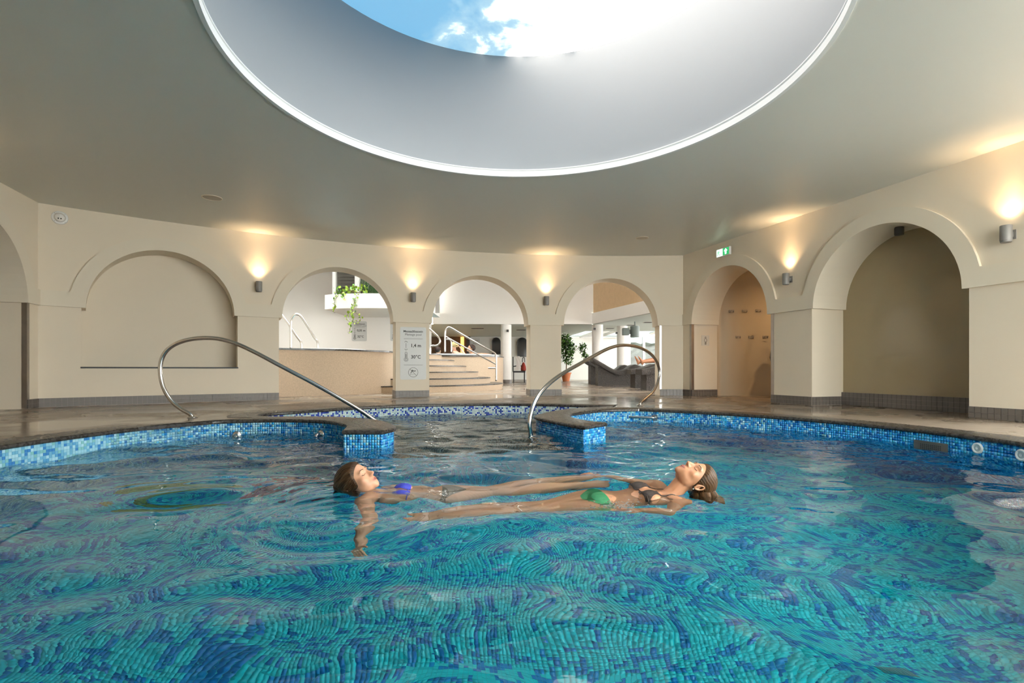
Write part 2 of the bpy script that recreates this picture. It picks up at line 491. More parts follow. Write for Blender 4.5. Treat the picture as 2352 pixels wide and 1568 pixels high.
for k in range(len(RUNS)):
    a, e = starts[k], starts[k + 1]
    L = np.hypot(*np.diff(np.array(RUNS[k][1]), axis=0).T).sum(); n = max(1, int(round(L / 1.15)))
    for j in range(n): breaks.append((a + (e - a) * j // n, a + (e - a) * (j + 1) // n))
for a, e in breaks:
    if e <= a: continue
    rows = []
    for i in range(a, e + 1):
        i %= NOUT; g = 0.0012 * (1 if i == a else (-1 if i == e % NOUT else 0))
        p_, n_, q = OUTL[i] + tan[i] * g, NIN[i], OUTER[i] + tan[i] * g
        row = [Vector((q[0], q[1], -0.03)), Vector((q[0], q[1], 0.0))]
        row += [Vector((p_[0] + n_[0] * d, p_[1] + n_[1] * d, z)) for d, z in PROF]
        rows.append(row)
    b = MB(); b.grid(rows)
    for rw in (rows[0], rows[-1]): b.add(rw, [tuple(range(len(rw)))])
    b.build('coping_stone', M['granite'], coping, smooth=True, auto=0.5)

# --- basin walls and floor (bedding behind the mosaic)
b = MB()
for i in range(NOUT):
    j = (i + 1) % NOUT; o_ = 0.003
    p1, p2 = OUTL[i] - NIN[i] * o_, OUTL[j] - NIN[j] * o_; lowz = DEEP - 0.03
    b.quad((p1[0], p1[1], TT + 0.004), (p2[0], p2[1], TT + 0.004), (p2[0], p2[1], lowz), (p1[0], p1[1], lowz))
pool_wall = tag(b.build('pool_wall', M['grout']), 'blue mosaic side wall of the round pool under the coping', 'pool wall', kind='structure')
pool_floor = tag(plate('pool_floor', ring(PC, PR + 0.25, 120), [], DEEP, M['floor_grout']), 'pool bottom of small teal and blue mosaic squares', 'pool floor', kind='structure')
tipL, tipR = (-1.0, 4.36), (0.5, 4.72)
annex_poly = [tipL] + [tuple(p) for p in left_out if p[1] > 4.36][0:] + [tuple(p) for p in annex[1:]] + [tuple(p) for p in right_out[1:] if p[1] > 4.72] + [tipR]
annex_floor = plate('pool_step', annex_poly, [], ANNEX_Z, M['grout'])
tag(annex_floor, 'shallow blue tiled entry shelf between the two curled pool walls', 'pool step', kind='structure')
b = MB(); b.quad((tipL[0], tipL[1], ANNEX_Z), (tipR[0], tipR[1], ANNEX_Z), (tipR[0], tipR[1], DEEP), (tipL[0], tipL[1], DEEP)); b.build('riser', M['grout'], annex_floor)

# --- mosaic tiles
def tile_mat(name, col=None):
    m = bpy.data.materials.new(name); m.use_nodes = True; nt = m.node_tree; p = nt.nodes['Principled BSDF']
    p.inputs['Roughness'].default_value = 0.12; p.inputs['Specular IOR Level'].default_value = 0.5
    if col: p.inputs['Base Color'].default_value = (*col, 1)
    else:
        a = nt.nodes.new('ShaderNodeAttribute'); a.attribute_name = 'tint'; nt.links.new(a.outputs['Color'], p.inputs['Base Color'])
    return m
M['mosaic'] = tile_mat('mosaic_glass')
PAL = {
 'left': ([(0.30, 0.58, 0.70), (0.16, 0.42, 0.62), (0.05, 0.22, 0.52), (0.22, 0.50, 0.52), (0.40, 0.66, 0.76), (0.10, 0.34, 0.60)], [0.30, 0.22, 0.16, 0.10, 0.12, 0.10]),
 'right': ([(0.01, 0.20, 0.56), (0.02, 0.33, 0.70), (0.10, 0.46, 0.76), (0.0, 0.12, 0.45), (0.03, 0.36, 0.56)], [0.30, 0.28, 0.18, 0.16, 0.08]),
 'annex': ([(0.62, 0.72, 0.70), (0.55, 0.68, 0.70), (0.04, 0.07, 0.42), (0.40, 0.60, 0.70)], [0.46, 0.14, 0.26, 0.14]),
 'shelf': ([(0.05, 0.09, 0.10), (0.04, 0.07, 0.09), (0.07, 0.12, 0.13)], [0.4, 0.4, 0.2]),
 'floor': ([(0.01, 0.66, 0.74), (0.01, 0.72, 0.78), (0.0, 0.23, 0.62), (0.0, 0.30, 0.68)], [0.36, 0.30, 0.20, 0.14]),
}
PITCH, GAP, TH = 0.022, 0.0016, 0.003
def tile_stuff(name, Pc, U, Vv, N, cols, parent, th=TH):
    """many little bevel-free tiles in one mesh: centre, two half axes, outward normal"""
    n = len(Pc); h = (PITCH - GAP) / 2
    a, c = U * h, Vv * h; f = N * th
    corners = [-a - c, a - c, a + c, -a + c]
    V = np.stack([Pc + k for k in corners] + [Pc + k + f for k in corners], 1).reshape(-1, 3)
    base = (np.arange(n) * 8)[:, None]
    q = np.array([[4, 5, 6, 7], [0, 1, 5, 4], [1, 2, 6, 5], [2, 3, 7, 6], [3, 0, 4, 7]])
    Fq = (base[:, :, None] + q[None]).reshape(-1, 4)
    me = np_mesh(name, V, Fq)
    at_ = me.attributes.new('tint', 'FLOAT_COLOR', 'POINT')
    C = np.repeat(np.c_[cols, np.ones(n)], 8, 0).astype(np.float32)
    at_.data.foreach_set('color', C.ravel())
    o = link(name, me, M['mosaic'], parent); o['kind'] = 'stuff'
    return o
def pick(pal, n, r=rng):
    cs, w = PAL[pal]; i = r.choice(len(cs), n, p=np.array(w) / sum(w)); c = np.array(cs)[i]
    return np.clip(c * r.uniform(0.85, 1.15, (n, 1)), 0, 1), i
tile_mesh_cache = {}
def one_tile(pal, idx):
    k = (pal, idx)
    if k not in tile_mesh_cache:
        b = MB(); h = (PITCH - GAP) / 2; b.box((0, 0, TH / 2), (2 * h, 2 * h, TH)); b.f.pop(0)
        me = bpy.data.meshes.new('mosaic_tile'); me.from_pydata([tuple(v) for v in b.v], [], b.f)
        me.materials.append(tile_mat('tile_%s_%d' % (pal, idx), PAL[pal][0][idx])); tile_mesh_cache[k] = me
    return tile_mesh_cache[k]
def tile_object(pal, idx, c, u, v, n, parent):
    o = bpy.data.objects.new('tile', one_tile(pal, idx)); COL.objects.link(o)
    Mx = Matrix(((u[0], v[0], n[0], c[0]), (u[1], v[1], n[1], c[1]), (u[2], v[2], n[2], c[2]), (0, 0, 0, 1)))
    o.matrix_world = Mx; o.parent = parent
def wall_tiles(run, zlow, palfun):
    R = resample(run, PITCH); mid = (R[:-1] + R[1:]) / 2; t = R[1:] - R[:-1]; L = np.hypot(*t.T); t /= L[:, None]
    nin = np.stack([t[:, 1], -t[:, 0]], 1)
    rows = int((TT - zlow) / PITCH); zz = TT - PITCH * (np.arange(rows) + 0.5)
    nc = len(mid)
    C = np.zeros((nc, rows, 3)); C[:, :, :2] = (mid - nin * 0.003)[:, None]; C[:, :, 2] = zz[None]
    U = np.zeros((nc, rows, 3)); U[:, :, :2] = t[:, None]; Vv = np.zeros((nc, rows, 3)); Vv[:, :, 2] = 1
    N = np.zeros((nc, rows, 3)); N[:, :, :2] = nin[:, None]
    return [q.reshape(-1, 3) for q in (C, U, Vv, N)]
keepL = []; keepS = []
for nme, r in RUNS:
    if nme == 'main':
        for sub, a0, a1 in (('right', 26.5, 112), ('left', 248, 286.5)):
            arc = [circ_pt(a) for a in np.linspace(a0, a1, 120)]
            keepS.append((sub, *wall_tiles(arc, DEEP + 0.03, None)))
    else:
        pal = {'left_in': 'left', 'left_end': 'left', 'left_out': 'right', 'annex': 'annex', 'right_out': 'right', 'right_end': 'left', 'right_in': 'right'}[nme]
        low = DEEP + 0.03 if nme in ('left_in', 'left_end', 'right_in', 'right_end') else (ANNEX_Z if nme in ('annex', 'left_out') else DEEP + 0.03)
        keepS.append((pal, *wall_tiles(r, low, None)))
parts_ = []
for pal, C, U, Vv, N in keepS:
    col, idx = pick(pal, len(C))
    if pal == 'left':      # paler towards the picture edge, deeper blue near the curled wall
        far = np.clip((C[:, 0] + 3.2) / 1.6, 0, 1) * (C[:, 1] > 3.2); alt, _ = pick('right', len(C)); sw = rng.random(len(C)) < far * 0.75
        col[sw] = alt[sw]; idx = np.where(sw, -1, idx)
    if pal == 'right':     # paler on the far side, near the grab bar
        far = np.clip((C[:, 1] - 4.9) / 1.4, 0, 1); alt, _ = pick('left', len(C)); sw = rng.random(len(C)) < far * 0.6
        col[sw] = alt[sw]; idx = np.where(sw, -1, idx)
    parts_.append((pal, C, U, Vv, N, col, idx))
# the wall tiles that show largest (picture edge, above the water) are objects of their own
pal, C, U, Vv, N, col, idx = parts_[1]
score = np.where((C[:, 2] > WATER - 0.01) & (idx >= 0) & (C[:, 1] > 3.05), C[:, 1], 99); order = np.argsort(score)[:300]
for i in order: tile_object('left', int(idx[i]), C[i], U[i], Vv[i], N[i], pool_wall)
m_ = np.ones(len(C), bool); m_[order] = False
parts_[1] = (pal, C[m_], U[m_], Vv[m_], N[m_], col[m_], idx[m_])
tile_stuff('mosaic_field', *[np.concatenate([p_[k] for p_ in parts_]) for k in (1, 2, 3, 4, 5)], pool_wall)
# floor
gx = np.arange(-3.4, 3.5, PITCH); gy = np.arange(1.6, 6.9, PITCH); GX, GY = np.meshgrid(gx, gy)
pts = np.stack([GX.ravel(), GY.ravel()], 1)
ok = (np.hypot(pts[:, 0] - PC[0], pts[:, 1] - PC[1]) < PR - 0.012)
pts = pts[ok]; n = len(pts)
# blue squares come in little clusters
ii = np.round((pts[:, 0] + 3.4) / PITCH).astype(int); jj = np.round((pts[:, 1] - 1.6) / PITCH).astype(int)
seed = rng.random((ii.max() + 3, jj.max() + 3)); blur = (seed[:-2, 1:-1] + seed[2:, 1:-1] + seed[1:-1, :-2] + seed[1:-1, 2:] + 3.2 * seed[1:-1, 1:-1])
val = blur[ii, jj]; blue = val > np.quantile(val, 0.68)
idx = np.where(blue, rng.integers(2, 4, n), rng.integers(0, 2, n)); col = np.array(PAL['floor'][0])[idx] * rng.uniform(0.88, 1.12, (n, 1))
# a leaf-green and plum motif set into the floor near the curved wall
def blob(cx, cy_, rx, ry, rot=0.0):
    x, y = pts[:, 0] - cx, pts[:, 1] - cy_; c_, s_ = math.cos(rot), math.sin(rot)
    return ((x * c_ + y * s_) / rx) ** 2 + ((y * c_ - x * s_) / ry) ** 2 < 1
green = blob(-2.55, 3.75, 0.34, 0.13, 0.3) | blob(-2.75, 4.1, 0.30, 0.09, 0.2) | blob(-2.3, 3.95, 0.22, 0.08, -0.3)
plum = blob(-1.75, 4.35, 0.30, 0.10, 0.2) | blob(-1.95, 4.15, 0.18, 0.07)
col[green] = np.array([0.16, 0.34, 0.06]) * rng.uniform(0.7, 1.2, (green.sum(), 1)); col[plum] = np.array([0.20, 0.05, 0.16]) * rng.uniform(0.7, 1.3, (plum.sum(), 1))
C = np.c_[pts, np.full(n, DEEP)]; U = np.tile([1., 0, 0], (n, 1)); Vv = np.tile([0., 1, 0], (n, 1)); N = np.tile([0., 0, 1], (n, 1))
order = np.argsort(np.abs(pts[:, 1] - 2.28) * 3 + np.abs(pts[:, 0] * 0.55))[:300]
for i in order: tile_object('floor', int(idx[i]), C[i], U[i], Vv[i], N[i], pool_floor)
m_ = np.ones(n, bool); m_[order] = False
tile_stuff('mosaic_field', C[m_], U[m_], Vv[m_], N[m_], col[m_], pool_floor, 0.001)
# entry shelf
pts = np.stack([GX.ravel(), GY.ravel()], 1); gx2 = np.arange(-2.8, 1.5, PITCH); gy2 = np.arange(4.3, 7.45, PITCH); GX, GY = np.meshgrid(gx2, gy2); pts = np.stack([GX.ravel(), GY.ravel()], 1)
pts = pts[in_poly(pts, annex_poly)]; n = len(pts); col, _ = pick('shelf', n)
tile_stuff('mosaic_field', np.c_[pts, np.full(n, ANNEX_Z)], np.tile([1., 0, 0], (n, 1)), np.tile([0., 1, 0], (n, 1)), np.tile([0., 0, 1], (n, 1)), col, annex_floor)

rt = wall_tiles([tipL, tipR], DEEP + 0.02, None); rt[0][:, 2] += ANNEX_Z - TT; k_ = rt[0][:, 2] > DEEP + 0.02; n = int(k_.sum()); col, _ = pick('floor', n)
tile_stuff('riser_mosaic', *[q[k_] for q in rt], col, annex_floor)
# --- water
def wave(x, y):
    r = np.random.default_rng(11); z = np.zeros_like(x)
    far = np.clip((y - 2.75) / 1.1, 0, 1)
    for k in range(60):
        lam = 0.20 * (6.5 ** r.random()); th = r.normal(PI / 2, 0.6) if k % 3 else r.uniform(0, 2 * PI); ph = r.uniform(0, 2 * PI)
        slope = 0.0175 if lam > 0.28 else 0.009; A = slope * lam / (2 * PI)
        kx, ky = 2 * PI / lam * math.cos(th), 2 * PI / lam * math.sin(th)
        wx = 0.06 * np.sin(1.3 * x + 2.1 * y + ph) + 0.03 * np.sin(3.1 * x - 1.7 * y + 2 * ph)
        z += A * np.sin(kx * (x + wx) + ky * (y - wx) + ph)
    for k in range(34):                     # choppier water near the entry between the curled walls
        lam = 0.09 * (4 ** r.random()); th = r.normal(PI / 2, 0.38); ph = r.uniform(0, 2 * PI); A = 0.020 * lam / (2 * PI)
        wx = 0.05 * np.sin(2.3 * x + 1.1 * y + ph)
        z += far * A * np.sin(2 * PI / lam * (math.cos(th) * (x + wx) + math.sin(th) * (y + wx)) + ph)
    for cx, cy_, A, lam in ((-0.80, 2.62, 0.0022, 0.115), (1.0, 2.62, 0.002, 0.13), (-0.72, 2.20, 0.0026, 0.10), (0.40, 2.4, 0.0016, 0.12)):
        d = np.hypot(x - cx, y - cy_); z += A * np.sin(2 * PI * d / lam) * np.exp(-((d - 0.33) / 0.22) ** 2)
    return z
xs = np.arange(-3.45, 3.6, 0.02); ys = np.arange(0.0, 7.5, 0.02); GX, GY = np.meshgrid(xs, ys)
Z = WATER + wave(GX, GY)
nx = len(xs); idg = np.arange(GX.size).reshape(GX.shape)
Fq = np.stack([idg[:-1, :-1], idg[:-1, 1:], idg[1:, 1:], idg[1:, :-1]], -1).reshape(-1, 4)
ctr = np.stack([GX.ravel(), GY.ravel()], 1)[Fq].mean(1)
big = OUTL - NIN * 0.03
ok = in_poly(ctr, big)
Fq = Fq[ok]; used = np.unique(Fq); re = np.full(GX.size, -1); re[used] = np.arange(len(used))
V = np.stack([GX.ravel(), GY.ravel(), Z.ravel()], 1)[used]
wm = bpy.data.materials.new('pool_water'); wm.use_nodes = True; nt = wm.node_tree
for nd in list(nt.nodes):
    if nd.type == 'BSDF_PRINCIPLED': nt.nodes.remove(nd)
gl = nt.nodes.new('ShaderNodeBsdfGlass'); gl.inputs['IOR'].default_value = 1.333; gl.inputs['Roughness'].default_value = 0.0; gl.inputs['Color'].default_value = (0.97, 1, 1, 1)
outn = [n_ for n_ in nt.nodes if n_.type == 'OUTPUT_MATERIAL'][0]
nz = nt.nodes.new('ShaderNodeTexNoise'); nz.inputs['Scale'].default_value = 16; nz.inputs['Detail'].default_value = 2
tc = nt.nodes.new('ShaderNodeTexCoord'); mpg = nt.nodes.new('ShaderNodeMapping'); mpg.inputs['Scale'].default_value = (0.7, 1.3, 1)
bp = nt.nodes.new('ShaderNodeBump'); bp.inputs['Strength'].default_value = 0.045; bp.inputs['Distance'].default_value = 0.01
va = nt.nodes.new('ShaderNodeVolumeAbsorption'); va.inputs['Color'].default_value = (0.42, 0.90, 0.97, 1); va.inputs['Density'].default_value = 0.32
for a, c in ((tc.outputs['Object'], mpg.inputs[0]), (mpg.outputs[0], nz.inputs['Vector']), (nz.outputs['Fac'], bp.inputs['Height']), (bp.outputs[0], gl.inputs['Normal']), (gl.outputs[0], outn.inputs['Surface']), (va.outputs[0], outn.inputs['Volume'])):
    nt.links.new(a, c)
me = np_mesh('pool_water', V, re[Fq])
tag(link('pool_water', me, wm, smooth=True), 'clear rippling turquoise water filling the pool', 'water', kind='structure')
# ================================================================== RECESSES BEHIND THE ARCHES
def v3(p, z): return Vector((p[0], p[1], z))
# wide niche in the right wall: glossy glass panel on a tiled plinth
pr = lambda t, d: CRN + DIR * t + NR * d
b = MB(); c = RC[1]
rows = [[v3(pr(c - 0.93 + 1.86 * i / 8, WTR), z) for i in range(9)] for z in (-0.02, 2.3)]
b.grid(rows)
M['panel'] = mat('glossy_panel', (0.37, 0.295, 0.175, 1), 0.10, var=0.05, vscale=2)
tag(b.build('wall_niche', M['panel']), 'glossy olive-beige glass panel closing the wide arched niche', 'wall', kind='structure')
for c_, zc in ((RC[2], 0), (RC[3], 0)): pass
# round shower room behind the arch under the exit sign
pts_ = cr([pr(0.27 - 0.02, WTR - 0.01), pr(0.20, WTR + 0.10), (4.05, 9.68), (4.5, 9.63), (4.95, 9.50), (5.5, 9.1), (5.85, 8.4), (5.8, 7.8), pr(2.16, WTR + 0.02)], 8)
b = MB(); b.grid([[v3(p, z) for p in pts_] for z in (-0.02, 2.55)])
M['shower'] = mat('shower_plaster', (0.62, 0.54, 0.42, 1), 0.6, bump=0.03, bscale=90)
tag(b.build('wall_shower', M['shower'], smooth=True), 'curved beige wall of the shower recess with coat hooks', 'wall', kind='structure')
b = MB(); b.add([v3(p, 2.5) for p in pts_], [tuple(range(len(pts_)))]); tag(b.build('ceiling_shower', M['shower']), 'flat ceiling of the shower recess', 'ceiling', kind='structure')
# lamp in the shower ceiling
t = empty('downlight', (5.15, 8.55, 2.5)); b = MB(); b.lathe([(0.001, -0.012), (0.05, -0.012), (0.06, -0.004), (0.06, 0.0)], n=20); b.build('ring', M['steel_dull'], t)
b = MB(); b.lathe([(0.001, -0.0135), (0.04, -0.0135)], n=20); b.build('lens', emat('warm_lens', (1, 0.62, 0.28, 1), 6), t)
tag(t, 'recessed warm downlight in the ceiling of the shower recess', 'lamp')
ld = bpy.data.lights.new('downlight_light', 'SPOT'); ld.energy = 38; ld.color = (1, 0.62, 0.30); ld.spot_size = math.radians(150); ld.spot_blend = 0.8; ld.shadow_soft_size = 0.05
lo = bpy.data.objects.new('downlight_light', ld); COL.objects.link(lo); lo.parent = t; lo.location = (0, 0, -0.03)
# room behind the left arch
pl = lambda t, d: CL + DIR * t - NR * d
pts_ = cr([pl(0.24, WTR - 0.01), pl(0.20, WTR + 0.12), pl(0.35, 1.25), pl(1.0, 1.7), pl(1.8, 1.4), pl(2.16, WTR + 0.02)], 8)
b = MB(); b.grid([[v3(p, z) for p in pts_] for z in (-0.02, 2.55)])
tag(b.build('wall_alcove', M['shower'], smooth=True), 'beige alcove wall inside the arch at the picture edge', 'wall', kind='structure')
b = MB(); b.add([v3(p, 2.5) for p in pts_], [tuple(range(len(pts_)))]); tag(b.build('ceiling_alcove', M['shower']), 'ceiling of the alcove at the picture edge', 'ceiling', kind='structure')
# blind backs for the other arches out of view on the left wall and the dark half of the rear wall
def closer(name, path, c, d, label):
    b = MB(); b.grid([[P3(path, c - 0.95 + 1.9 * i / 6, z, d) for i in range(7)] for z in (-0.02, 2.3)])
    tag(b.build(name, M['plaster']), label, 'wall', kind='structure')
closer('wall_blind', path_left, RC[1], 0.3, 'blind back of the second arch on the wall beside the corner camera')
closer('wall_blind', path_left, RC[2], 0.3, 'blind back of the third arch on the wall beside the corner camera')
closer('wall_blind', path_left, RC[3], 0.3, 'blind back of the last arch on the wall beside the corner camera')
closer('wall_blind', path_rear, REARC[0], 0.3, 'blind back of the arch behind the viewer')
# glazed arches (daylight) behind the viewer
WN = [0]
M['frame'] = mat('window_frame', (0.78, 0.78, 0.76, 1), 0.4)
M['clear'] = bpy.data.materials.new('clear_glass'); M['clear'].use_nodes = True
nt = M['clear'].node_tree; nt.nodes.remove(nt.nodes['Principled BSDF']); tr = nt.nodes.new('ShaderNodeBsdfTransparent'); gs = nt.nodes.new('ShaderNodeBsdfGlossy'); gs.inputs['Roughness'].default_value = 0.02
fr = nt.nodes.new('ShaderNodeFresnel'); fr.inputs[0].default_value = 1.45; mxs = nt.nodes.new('ShaderNodeMixShader')
tr.inputs[0].default_value = (0.93, 0.97, 0.95, 1)
nt.links.new(fr.outputs[0], mxs.inputs[0]); nt.links.new(tr.outputs[0], mxs.inputs[1]); nt.links.new(gs.outputs[0], mxs.inputs[2]); nt.links.new(mxs.outputs[0], [n_ for n_ in nt.nodes if n_.type == 'OUTPUT_MATERIAL'][0].inputs[0])
def window_wall(path, s0, s1, n, label):
    WN[0] += 1; t = tag(empty('window_%d' % WN[0]), label, 'window', kind='structure'); w = (s1 - s0) / n
    for k in range(n + 1):
        q = P3(path, s0 + w * k, CEIL / 2, 0.15); nn = path(s0)[1]; b = MB(); b.box(q, (0.07, 0.09, CEIL), math.atan2(nn.y, nn.x)); b.build('bar', M['frame'], t)
    b = MB()
    for z in (0.04, CEIL - 0.04): b.tube([P3(path, s0, z, 0.15), P3(path, s1, z, 0.15)], 0.045, 4)
    b.build('window_frame', M['frame'], t)
    for k in range(n):
        a_, e_ = s0 + w * k, s0 + w * (k + 1); b = MB(); b.quad(P3(path, a_, 0, 0.15), P3(path, e_, 0, 0.15), P3(path, e_, CEIL, 0.15), P3(path, a_, CEIL, 0.15)); b.build('pane', M['clear'], t)
window_wall(path_right, RWIN, 9.6, 4, 'tall window wall with white bars beside the viewer, past the last wall lamp')
window_wall(path_rear, 0.05, 5.1, 5, 'tall window wall with white bars behind the viewer')

# ================================================================== BASEBOARDS
TS = 0.0575
bt = MB(); bt.box((0, 0, 0), (TS - 0.003, 0.008, TS - 0.003)); btm = bpy.data.meshes.new('base_tile'); btm.from_pydata([tuple(v) for v in bt.v], [], bt.f); btm.materials.append(M['base_tile'])
def skirting(root, path, s0, s1, d0=0.0, rows=2, axis=None, z0=0.0):
    """two rows of small grey tiles on a mortar bed; axis=(point, direction, normal) for jamb returns"""
    n = max(1, int(round(abs(s1 - s0) / TS))); w = (s1 - s0) / n
    bed = MB()
    for k in range(n):
        s = s0 + w * (k + 0.5)
        if axis is None:
            p, nn = path(s); p = p - nn * (d0 + 0.008); ang = math.atan2(nn.y, nn.x) - PI / 2
            tdir = Vector((math.cos(ang), math.sin(ang)))
        else:
            p0, dr, nn = axis; p = p0 + dr * s - nn * 0.008; ang = math.atan2(dr.y, dr.x); tdir = dr
        for r in range(rows):
            o = bpy.data.objects.new('tile', btm); COL.objects.link(o)
            o.location = (p.x, p.y, z0 + TS * (r + 0.5)); o.rotation_euler = (0, 0, ang); o.scale = (abs(w) / TS, 1, 1); o.parent = root
        q = p + nn * 0.004; a = q - tdir * abs(w) / 2; e = q + tdir * abs(w) / 2
        a2, e2 = a + nn * 0.006, e + nn * 0.006
        H = z0 + TS * rows
        bed.quad(v3(a, z0), v3(e, z0), v3(e, H), v3(a, H)); bed.quad(v3(a, H), v3(e, H), v3(e2, H), v3(a2, H))
    bed.build('mortar', M['grout_dark'], root)
bb_ = tag(empty('baseboard_back'), 'two rows of grey tiles along the foot of the bowed wall', 'baseboard', kind='structure')
skirting(bb_, path_back, 0.0, BC[1] - HW)
for a, c in ((BC[1] + HW, BC[2] - HW), (BC[2] + HW, BC[3] - HW), (BC[3] + HW, WLEN)): skirting(bb_, path_back, a, c)
for s in (BC[1] + HW, BC[2] + HW):       # jamb returns that face the viewer
    p, n_ = path_back(s); td = Vector((n_.y, -n_.x)); skirting(bb_, None, 0.0, WT, axis=(p, n_, td))
for s in (BC[3] - HW,):
    p, n_ = path_back(s); td = Vector((n_.y, -n_.x)); skirting(bb_, None, 0.0, WT, axis=(p, n_, -td))
br_ = tag(empty('baseboard_right'), 'two rows of grey tiles along the foot of the lamp wall', 'baseboard', kind='structure')
skirting(br_, path_right, 0.0, RC[0] - HW)
skirting(br_, path_right, RC[0] + HW, RC[1] - HW)
skirting(br_, path_right, RC[1] + HW, RC[1] + HW + 0.55)
p, n_ = path_right(RC[1] - HW); skirting(br_, None, 0.0, WTR - 0.02, axis=(p, NR, -DIR))
skirting(br_, path_right, RC[1] - HW, RC[1] + HW, d0=-WTR + 0.02, rows=3)
p, n_ = path_right(RC[0] - HW); skirting(br_, None, 0.0, WTR, axis=(p, NR, -DIR), rows=2)
bl_ = tag(empty('baseboard_left'), 'grey tile skirting at the foot of the arch by the picture edge', 'baseboard', kind='structure')
skirting(bl_, path_left, 0.0, RC[0] - HW)

# ================================================================== SMALL FITTINGS OF THE POOL HALL
# metal corner guards on arch jambs
def guard(path, s, side, z0, z1, label, m='steel_dull', w=0.05):
    """L-shaped steel angle on a jamb corner"""
    b = MB(); th = 0.004
    for zz in ((z0, z1),):
        a = [P3(path, s + side * w, 0, -th), P3(path, s - side * th, 0, -th), P3(path, s - side * th, 0, w), P3(path, s, 0, w), P3(path, s, 0, 0.0), P3(path, s + side * w, 0, 0.0)]
        lo_ = [Vector((q.x, q.y, z0)) for q in a]; hi = [Vector((q.x, q.y, z1)) for q in a]; n = len(a)
        b.add(lo_ + hi, [(i, (i + 1) % n, n + (i + 1) % n, n + i) for i in range(n)] + [tuple(range(n)), tuple(range(n, 2 * n))])
    o = b.build('corner_guard', M[m]); return tag(o, label, 'corner guard', 'steel corner guards on the arch jambs')
guard(path_left, RC[0] - HW, -1, 0.0, SPRING, 'dark steel corner guard on the jamb at the picture edge')
guard(path_back, BC[3] + HW, 1, 0.12, SPRING, 'pale steel corner guard behind the loop of the handrail', 'steel', 0.03)
guard(path_right, RC[0] - HW, -1, 0.0, SPRING, 'brown steel corner guard beside the male toilet sign')
guard(path_right, RC[0] + HW, 1, 0.0, SPRING, 'steel corner guard on the far jamb of the shower recess')
# black ledge of the blind niche
b = MB(); c = BC[0]; xs_ = np.linspace(c - HW - 0.01, c + HW + 0.01, 16)
ring_ = [[P3(path_back, x, z, d) for (z, d) in ((0.502, -0.012), (0.522, -0.012), (0.522, 0.37), (0.517, 0.37))] for x in xs_]
b.grid(ring_); b.grid([[r[0] for r in ring_], [P3(path_back, x, 0.502, 0.0) for x in xs_]])
for r in (ring_[0], ring_[-1]): b.add(r, [(0, 1, 2, 3)])
tag(b.build('niche_ledge', M['black']), 'thin black ledge along the sill of the blind niche', 'ledge')

# wall up-lighters
def sconce(path, s, z, label):
    p, n_ = path(s); rz = math.atan2(-n_.y, -n_.x)
    t = empty('wall_lamp', (p.x, p.y, z), rz)                # local +x points into the room
    b = MB(); b.lathe([(0.001, -0.080), (0.038, -0.080), (0.0435, -0.074), (0.0435, -0.062), (0.046, -0.060), (0.046, 0.078), (0.044, 0.082), (0.038, 0.082), (0.036, 0.05), (0.001, 0.045)], (0.085, 0, 0), 28)
    b.build('shade', M['lamp_grey'], t, smooth=True, auto=0.6)
    b = MB(); b.box((0.022, 0, 0.0), (0.045, 0.035, 0.05), bev=0.004); b.build('bracket', M['lamp_grey'], t)
    b = MB(); b.box((0.004, 0, 0.0), (0.008, 0.075, 0.09), bev=0.003); b.build('backplate', M['lamp_grey'], t)
    b = MB(); b.lathe([(0.001, 0.068), (0.034, 0.068)], (0.085, 0, 0), 24); b.build('lens', emat('lamp_lens', (1, 0.78, 0.5, 1), 5), t)
    for cone, part_ in ((40, 0.5), (100, 0.55)):     # tight beam and soft spill of the same bulb
        ld = bpy.data.lights.new('wall_lamp_light', 'SPOT'); ld.energy = SCONCE_W * part_; ld.color = (1.0, 0.66, 0.36); ld.spot_size = math.radians(cone); ld.spot_blend = 1.0; ld.shadow_soft_size = 0.03
        lo = bpy.data.objects.new('wall_lamp_light', ld); COL.objects.link(lo); lo.parent = t; lo.location = (0.065, 0, 0.084); lo.rotation_euler = (PI, 0, 0)
    return tag(t, label, 'wall lamp', 'cylindrical wall up-lighters')
sconce(path_back, BC[0] + 1.2225, 1.775, 'grey wall up-lighter between the blind niche and the vine arch')
sconce(path_back, BC[1] + 1.2225, 1.745, 'grey wall up-lighter above the signed pillar')
sconce(path_back, BC[2] + 1.2225, 1.755, 'grey wall up-lighter on the pillar beside the lounger arch')
sconce(path_right, 2.46, 1.765, 'grey wall up-lighter between the shower arch and the wide niche')
sconce(path_right, 5.03, 1.765, 'large-looking grey wall up-lighter at the picture edge, nearest lamp')
# lamps of the same row that stand behind the viewer
sconce(path_left, 2.46, 1.765, 'grey wall up-lighter on the wall past the corner camera, out of frame')
sconce(path_left, 5.03, 1.765, 'grey wall up-lighter opposite the wide niche, out of frame')

# spot under the crown of the wide niche
q = pr(RC[1] + 0.02, 0.30); t = empty('niche_spot', (q.x, q.y, 2.19))
b = MB(); b.lathe([(0.001, -0.09), (0.045, -0.09), (0.05, -0.085), (0.05, -0.005), (0.03, 0.0), (0.03, 0.02)], n=24); b.build('housing', mat('spot_dark', (0.05, 0.055, 0.055, 1), 0.4), t, smooth=True, auto=0.6)
b = MB(); b.lathe([(0.001, 0.0), (0.045, 0.0), (0.045, 0.012)], n=24); b.build('base', M['black'], t)
tag(t, 'small black cylinder spotlight under the crown of the wide niche', 'spotlight')

